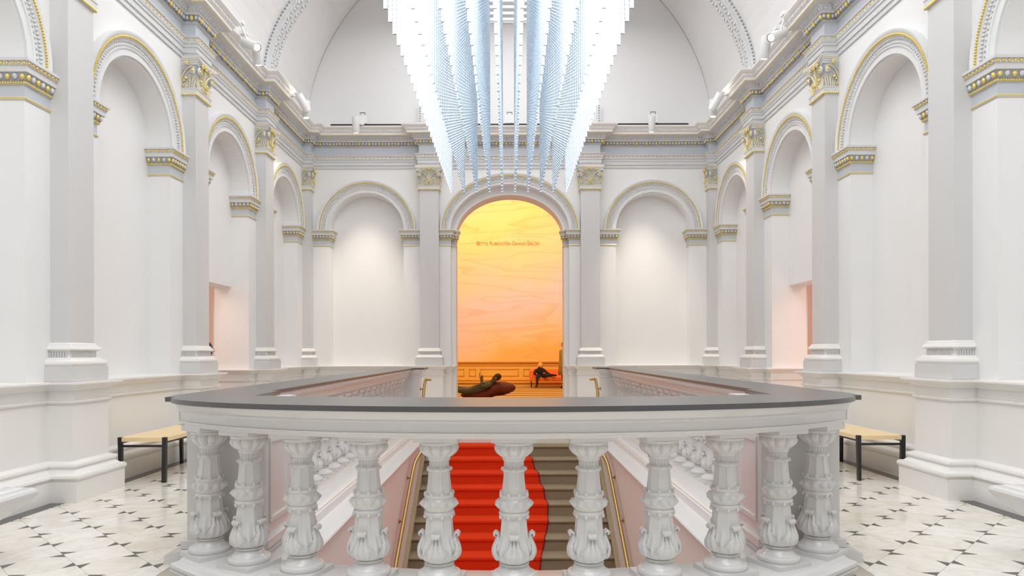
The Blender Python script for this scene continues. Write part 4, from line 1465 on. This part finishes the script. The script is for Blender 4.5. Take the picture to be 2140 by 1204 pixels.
# ------------------------------------------------------------------ side galleries behind the doors
for s_, side in ((-1, 'left'), (1, 'right')):
    mb = MB()
    x0, x1 = s_ * (W + 0.56), s_ * 8.0
    m = M['pinkwall']
    for (a, b, c, d) in (((x0, 8.2, 0), (x0, JY0, 0), (x0, JY0, 3.6), (x0, 8.2, 3.6)), ((x0, JY1, 0), (x0, 13.4, 0), (x0, 13.4, 3.6), (x0, JY1, 3.6)),
                         ((x0, JY0, 2.36), (x0, JY1, 2.36), (x0, JY1, 3.6), (x0, JY0, 3.6)),
                         ((x0, 8.2, 0), (x1, 8.2, 0), (x1, 8.2, 3.6), (x0, 8.2, 3.6)), ((x0, 13.4, 0), (x1, 13.4, 0), (x1, 13.4, 3.6), (x0, 13.4, 3.6)),
                         ((x1, 8.2, 0), (x1, 13.4, 0), (x1, 13.4, 3.6), (x1, 8.2, 3.6)), ((x0, 8.2, 3.6), (x1, 8.2, 3.6), (x1, 13.4, 3.6), (x0, 13.4, 3.6))):
        mb.quad(a, b, c, d, m)
    tag(mb.build('wall_gallery_' + side), kind='structure')
    mb = MB(); a_, b_ = sorted((s_ * (W - 0.1), s_ * 8.0)); mb.box(a_, b_, 8.2, 13.4, -0.1, -0.002, M['galleryfloor'])
    tag(mb.build('floor_gallery_' + side), kind='structure')

# ------------------------------------------------------------------ salon
SY = 26.9
sal = MB()
sal.quad((-7, SY, 0.9), (7, SY, 0.9), (7, SY, 9), (-7, SY, 9), M['salonwall'])
swall = tag(sal.build('wall_salon'), kind='structure', label='far salon wall washed with yellow, peach and pink light')
sal = MB()
sal.quad((-7, YF + 0.6, 0), (-7, SY, 0), (-7, SY, 9), (-7, YF + 0.6, 9), M['salonside'])
sal.quad((7, YF + 0.6, 0), (7, SY, 0), (7, SY, 9), (7, YF + 0.6, 9), M['salonside'])
sal.quad((-7, YF + 0.6, 9), (7, YF + 0.6, 9), (7, SY, 9), (-7, SY, 9), M['salonside'])
T = TF
for s_ in (-1, 1):
    sal.quad((s_ * 1.108, YF + 0.6, 0), (s_ * 7, YF + 0.6, 0), (s_ * 7, YF + 0.6, 9), (s_ * 1.108, YF + 0.6, 9), M['salonside'])
for i in range(24):
    t0, t1 = pi * i / 24, pi * (i + 1) / 24
    sal.quad((-IRX * cos(t0), YF + 0.6, IS_ + IRY * sin(t0)), (-IRX * cos(t1), YF + 0.6, IS_ + IRY * sin(t1)), (-IRX * cos(t1), YF + 0.6, 9), (-IRX * cos(t0), YF + 0.6, 9), M['salonside'])
tag(sal.build('wall_salon_sides'), kind='structure')
mb = MB(); mb.quad((-7, YF + 0.5, -0.003), (7, YF + 0.5, -0.003), (7, SY, -0.003), (-7, SY, -0.003), M['salonfloor'])
tag(mb.build('floor_salon'), kind='structure')
mb = MB()
mb.box(-7, 7, SY - 0.03, SY, 0, 0.945, M['amber'])
mb.box(-7, 7, SY - 0.10, SY, 0.925, 0.965, M['amberdark']); mb.box(-7, 7, SY - 0.06, SY, 0.90, 0.925, M['amber'])
mb.box(-7, 7, SY - 0.05, SY, 0.80, 0.825, M['amberdark'])
mb.box(-7, 7, SY - 0.06, SY, 0.235, 0.255, M['amberdark']); mb.box(-7, 7, SY - 0.08, SY, 0.13, 0.155, M['amberdark'])
wains = mb.build('wainscot', swall)
def px_x(px, y): return (px - 1063.5) * y / 1440 - 0.025
for xa, xb in ((-3.2, px_x(970, SY)), (px_x(980.5, SY), px_x(994.5, SY)), (px_x(1004.5, SY), px_x(1083.5, SY)), (px_x(1093.5, SY), px_x(1107, SY)), (px_x(1117, SY), 2.5)):
    mb = MB()
    z0, z1, w_ = 0.40, 0.68, 0.022
    mb.box(xa, xb, SY - 0.05, SY - 0.03, z1 - w_, z1, M['amberdark']); mb.box(xa, xb, SY - 0.05, SY - 0.03, z0, z0 + w_, M['amberdark'])
    mb.box(xa, xa + w_, SY - 0.05, SY - 0.03, z0, z1, M['amberdark']); mb.box(xb - w_, xb, SY - 0.05, SY - 0.03, z0, z1, M['amberdark'])
    mb.build('panel', wains)

# glass band with the room name
gy = 14.30
gl = tag(empty('door_glass', (0, gy, 3.5)), 'clear glass band across the arch carrying orange lettering', 'glass')
mb = MB(); mb.box(-1.10, 1.10, -0.006, 0.006, -0.08, 0.24, M['glass']); mb.build('pane', gl)
fc = bpy.data.curves.new('lettering', 'FONT')
fc.body = 'Bettie Rubenstein Grand Salon'
fc.size = 0.118
fc.extrude = 0.003
fc.offset = 0.0012
fc.small_caps_scale = 0.74
fc.align_x = 'CENTER'
for i, c in enumerate(fc.body):
    if i not in (0, 7, 18, 24):
        fc.body_format[i].use_small_caps = True
fc.materials.append(M['letters'])
fo = bpy.data.objects.new('lettering', fc); COL.objects.link(fo)
fo.parent = gl; fo.rotation_euler = (pi / 2, 0, 0); fo.location = (0.0, -0.012, 0.035)
bpy.context.view_layer.update()
fo.scale = (1.29 / max(0.3, fo.dimensions.x), 1.0, 1.0)
fo.location.x = px_x(1062, gy)

# bean bag and sofa
mb = MB()
def blob(mb, c, sx, sy, sz, m, nu=20, nv=12, f=None):
    vs = []; fs = []
    for i in range(nv + 1):
        a = -pi / 2 + pi * i / nv
        for k in range(nu):
            t = 2 * pi * k / nu
            x, y, z = cos(a) * cos(t), cos(a) * sin(t), sin(a)
            q = (x * sx, y * sy, z * sz)
            if f: q = f(*q)
            vs.append((c[0] + q[0], c[1] + q[1], c[2] + q[2]))
    for i in range(nv):
        for k in range(nu):
            fs.append((i * nu + k, i * nu + (k + 1) % nu, (i + 1) * nu + (k + 1) % nu, (i + 1) * nu + k))
    mb.add(vs, fs, m)
BY = 18.5
def bagf(x, y, z):
    u = (x + 0.85) / 1.7
    z = max(z, -0.2)
    z = z * (0.75 + 0.5 * u) + 0.20 * sm(0.35, 0.75, u) + 0.02 * sin(9 * x) + 0.015 * sin(14 * x + y * 6)
    return (x, y, z)
blob(mb, (px_x(1020, BY), BY, 0.17), 0.74, 0.42, 0.19, M['beanbag'], 28, 14, bagf)
tag(mb.build('bean_bag', smooth=True), 'large rust bean bag on the striped salon carpet', 'bean bag')

so = tag(empty('sofa', (2.0, 26.0, 0)), 'low orange sofa with thin black legs before the salon wainscot', 'sofa')
x0 = px_x(1109, 25.8) - 2.0
def sof(name, a, b, c, d, e, f, m):
    mb = MB(); mb.box(a, b, c, d, e, f, m)
    o = mb.build(name, so)
    bv = o.modifiers.new('bevel', 'BEVEL'); bv.width = 0.04; bv.segments = 3
sof('seat', x0, x0 + 2.1, -0.35, 0.35, 0.24, 0.42, M['sofa'])
sof('backrest', x0, x0 + 2.1, 0.22, 0.40, 0.36, 0.69, M['sofa'])
sof('armrest', x0 - 0.03, x0 + 0.10, -0.35, 0.38, 0.30, 0.66, M['sofa'])
for lx in (x0 + 0.03, x0 + 1.9):
    for ly in (-0.3, 0.3):
        mb = MB(); mb.box(lx - 0.012, lx + 0.012, ly - 0.012, ly + 0.012, 0, 0.25, M['blackiron']); mb.build('leg', so)


# ------------------------------------------------------------------ people
def skinned(name, J, E, rad, matf, root=0, parent=None):
    me = bpy.data.meshes.new(name)
    me.from_pydata([Vector(j) for j in J], E, [])
    o = bpy.data.objects.new(name, me); COL.objects.link(o)
    sk = o.modifiers.new('skin', 'SKIN'); sk.use_smooth_shade = True
    for i, v in enumerate(me.skin_vertices[0].data):
        r = rad[i]
        v.radius = (r, r) if not isinstance(r, tuple) else r
        v.use_root = (i == root)
    ss = o.modifiers.new('sub', 'SUBSURF'); ss.levels = 2; ss.render_levels = 2
    bpy.context.view_layer.update()
    dg = bpy.context.evaluated_depsgraph_get()
    m2 = bpy.data.meshes.new_from_object(o.evaluated_get(dg))
    bpy.data.objects.remove(o)
    mats = []
    for p in m2.polygons:
        c = p.center
        best = min(range(len(J)), key=lambda i: (Vector(J[i]) - c).length - (rad[i] if not isinstance(rad[i], tuple) else rad[i][0]))
        m = matf(best, c)
        if m not in mats:
            mats.append(m)
        p.material_index = mats.index(m)
        p.use_smooth = True
    m2.materials.clear()
    for m in mats:
        m2.materials.append(m)
    return inst(m2, name, parent)


def figure(name, label, loc, rz, J, mats, hair, long_hair=False, coat=None, hands=True):
    """J: dict of joints in local metres, figure faces -Y"""
    r = tag(empty('person', loc, rz), label, 'person')
    names = ['pelvis', 'belly', 'chest', 'neck', 'head', 'crown', 'shL', 'elL', 'haL', 'shR', 'elR', 'haR', 'hiL', 'knL', 'anL', 'toL', 'hiR', 'knR', 'anR', 'toR']
    rad = [0.135, 0.125, 0.145, 0.055, 0.088, 0.075, 0.068, 0.048, 0.030, 0.068, 0.048, 0.030, 0.095, 0.062, 0.042, 0.036, 0.095, 0.062, 0.042, 0.036]
    E = [(0, 1), (1, 2), (2, 3), (3, 4), (4, 5), (2, 6), (6, 7), (7, 8), (2, 9), (9, 10), (10, 11), (0, 12), (12, 13), (13, 14), (14, 15), (0, 16), (16, 17), (17, 18), (18, 19)]
    V = [Vector(J[n]) for n in names]
    for hi, ei in ((8, 7), (11, 10)):
        d = (V[hi] - V[ei]).normalized()
        sd = d.cross(Vector((0, 0, 1)))
        sd = sd.normalized() if sd.length > 0.1 else Vector((1, 0, 0))
        for k, (off, ln) in enumerate(((-0.028, 0.065), (-0.010, 0.085), (0.010, 0.09), (0.027, 0.075))):
            V.append(V[hi] + d * 0.035 + sd * off * 0.9); rad.append(0.010); E.append((hi, len(V) - 1))
            V.append(V[hi] + d * (0.04 + ln) + sd * off * 1.2 + Vector((0, 0, -0.012))); rad.append(0.008); E.append((len(V) - 2, len(V) - 1))
        V.append(V[hi] + d * 0.03 - sd * 0.055); rad.append(0.009); E.append((hi, len(V) - 1))
    top, bottom, shoe = mats
    def mf(i, c):
        if i in (4, 5) or i >= 20 or i in (8, 11): return M['skin']
        if i == 3: return M['skin']
        if i in (15, 19, 14, 18): return shoe
        if i in (0, 12, 13, 16, 17): return bottom
        return top
    body = skinned('body', V, E, rad, mf, 0, r)
    # face
    hd = (V[4] + V[5]) / 2
    f = Vector(J['face']).normalized(); u = (V[5] - V[4]).normalized()
    sd = f.cross(u).normalized()
    mb = MB()
    mb.ball(hd + f * 0.095 - u * 0.015, 0.016, M['skin'], (0.8, 1, 1.5), 6, 5)
    for s_ in (-1, 1):
        mb.ball(hd + sd * s_ * 0.082 - u * 0.01, 0.022, M['skin'], (0.6, 1, 1.4), 6, 5)
        mb.ball(hd + f * 0.083 + sd * s_ * 0.032 + u * 0.012, 0.010, M['black'], (1, 1, 0.7), 6, 4)
    mb.ball(hd + f * 0.082 - u * 0.055, 0.016, M['boot'], (1.2, 0.6, 0.4), 6, 4)
    mb.build('face', r, smooth=True)
    mb = MB()
    rot = Matrix((sd, -f, u)).transposed()
    mb.ball(hd - f * 0.022 + u * 0.028, 0.106, hair, (0.92, 0.95, 0.98), 14, 9, rot)
    if long_hair:
        mb.ball(hd - f * 0.05 - u * 0.08, 0.10, hair, (0.95, 0.7, 1.5), 12, 8, rot)
    mb.build('hair', r, smooth=True)
    if coat:
        z_top, z_bot, m = coat
        mb = MB()
        mb.lathe([(z_bot, 0.24), (z_bot + 0.25, 0.215), (z_bot + 0.5, 0.19), (z_top - 0.2, 0.19), (z_top - 0.06, 0.19), (z_top, 0.10)], 20, m, lambda h, t, q: q * (1 + 0.03 * sin(5 * t)) * (1.0 if abs(cos(t)) > 0.4 else 0.9))
        mb.build('coat', r, smooth=True)
    return r


STAND = dict(pelvis=(0, 0, 0.93), belly=(0, 0, 1.08), chest=(0, 0, 1.27), neck=(0, 0, 1.46), head=(0, -0.01, 1.56), crown=(0, -0.01, 1.65), shL=(0.18, 0, 1.38), elL=(0.25, 0.0, 1.12), haL=(0.24, -0.10, 0.88),
             shR=(-0.18, 0, 1.38), elR=(-0.25, 0.0, 1.12), haR=(-0.24, -0.10, 0.88), hiL=(0.10, 0, 0.86), knL=(0.11, -0.02, 0.48), anL=(0.11, 0.02, 0.09), toL=(0.12, -0.12, 0.035),
             hiR=(-0.10, 0, 0.86), knR=(-0.11, -0.02, 0.48), anR=(-0.11, 0.02, 0.09), toR=(-0.12, -0.12, 0.035), face=(0, -1, 0))
figure('stander', 'person in ochre coat standing half hidden by the right jamb of the arch', (px_x(1179, 25.0), 25.0, 0), R(-80), STAND, (M['ochre'], M['black'], M['black']), M['hairdark'], coat=(1.44, 0.50, M['ochre']))
# doorway visitor (seen only beside the pilaster base)
VIS = {k: (tuple(c * 0.85 for c in v) if k != 'face' else v) for k, v in STAND.items()}
figure('visitor', 'person in navy standing in the left gallery doorway behind the pilaster', (-4.57, 10.35, 0), R(120), VIS, (M['navy'], M['navy'], M['black']), M['hairdark'])
# man lying on the bean bag, head to the right, looking at a phone
hx = px_x(1036, BY)
LIE = dict(pelvis=(-0.62, 0, 0.26), belly=(-0.46, 0, 0.31), chest=(-0.25, 0, 0.38), neck=(-0.08, 0, 0.50), head=(-0.01, 0, 0.56), crown=(0.04, 0, 0.64), shL=(-0.20, -0.18, 0.42), elL=(-0.36, -0.22, 0.36), haL=(-0.36, -0.14, 0.56),
           shR=(-0.20, 0.18, 0.42), elR=(-0.38, 0.22, 0.36), haR=(-0.38, 0.10, 0.52), hiL=(-0.70, -0.10, 0.24), knL=(-1.08, -0.16, 0.28), anL=(-1.42, -0.12, 0.08), toL=(-1.52, -0.13, 0.16),
           hiR=(-0.70, 0.10, 0.24), knR=(-1.10, 0.12, 0.33), anR=(-1.45, 0.14, 0.08), toR=(-1.55, 0.14, 0.16), face=(-0.85, 0, 0.35))
pm = figure('recliner', 'man in olive jacket lying on the bean bag holding up a phone', (hx, BY - 0.22, 0.05), 0, LIE, (M['olive'], M['jeans'], M['black']), M['hairdark'])
mb = MB(); mb.box(-0.425, -0.413, -0.16, -0.08, 0.60, 0.74, M['blackiron'])
ph = mb.build('phone', loc=(hx, BY - 0.22, 0.05)); tag(ph, 'small dark phone held up by the man on the bean bag', 'phone')
# person bent on the sofa
sx0 = px_x(1128, 25.6)
SIT = dict(pelvis=(0.05, 0.05, 0.50), belly=(0.03, 0.02, 0.60), chest=(0.0, -0.02, 0.72), neck=(0.0, -0.05, 0.82), head=(0.02, -0.08, 0.86), crown=(0.03, -0.10, 0.93), shL=(0.17, -0.02, 0.74), elL=(0.34, -0.10, 0.60), haL=(0.52, -0.14, 0.52),
           shR=(-0.17, -0.02, 0.72), elR=(-0.24, -0.12, 0.56), haR=(-0.06, -0.24, 0.50), hiL=(0.12, 0.0, 0.49), knL=(0.40, -0.38, 0.52), anL=(0.62, -0.30, 0.52), toL=(0.74, -0.34, 0.50),
           hiR=(-0.04, 0.0, 0.49), knR=(-0.12, -0.42, 0.46), anR=(-0.14, -0.46, 0.10), toR=(-0.20, -0.58, 0.05), face=(0.1, -0.9, -0.5))
SIT = {k: (v if k == 'face' else (v[0] * 0.85, v[1] * 0.85, 0.02 + v[2] * 0.88 if k not in ('anR', 'toR') else v[2])) for k, v in SIT.items()}
figure('sitter', 'person in black with fair hair slumped on the orange sofa', (sx0, 25.72, 0), 0, SIT, (M['black'], M['black'], M['boot']), M['hairblond'])
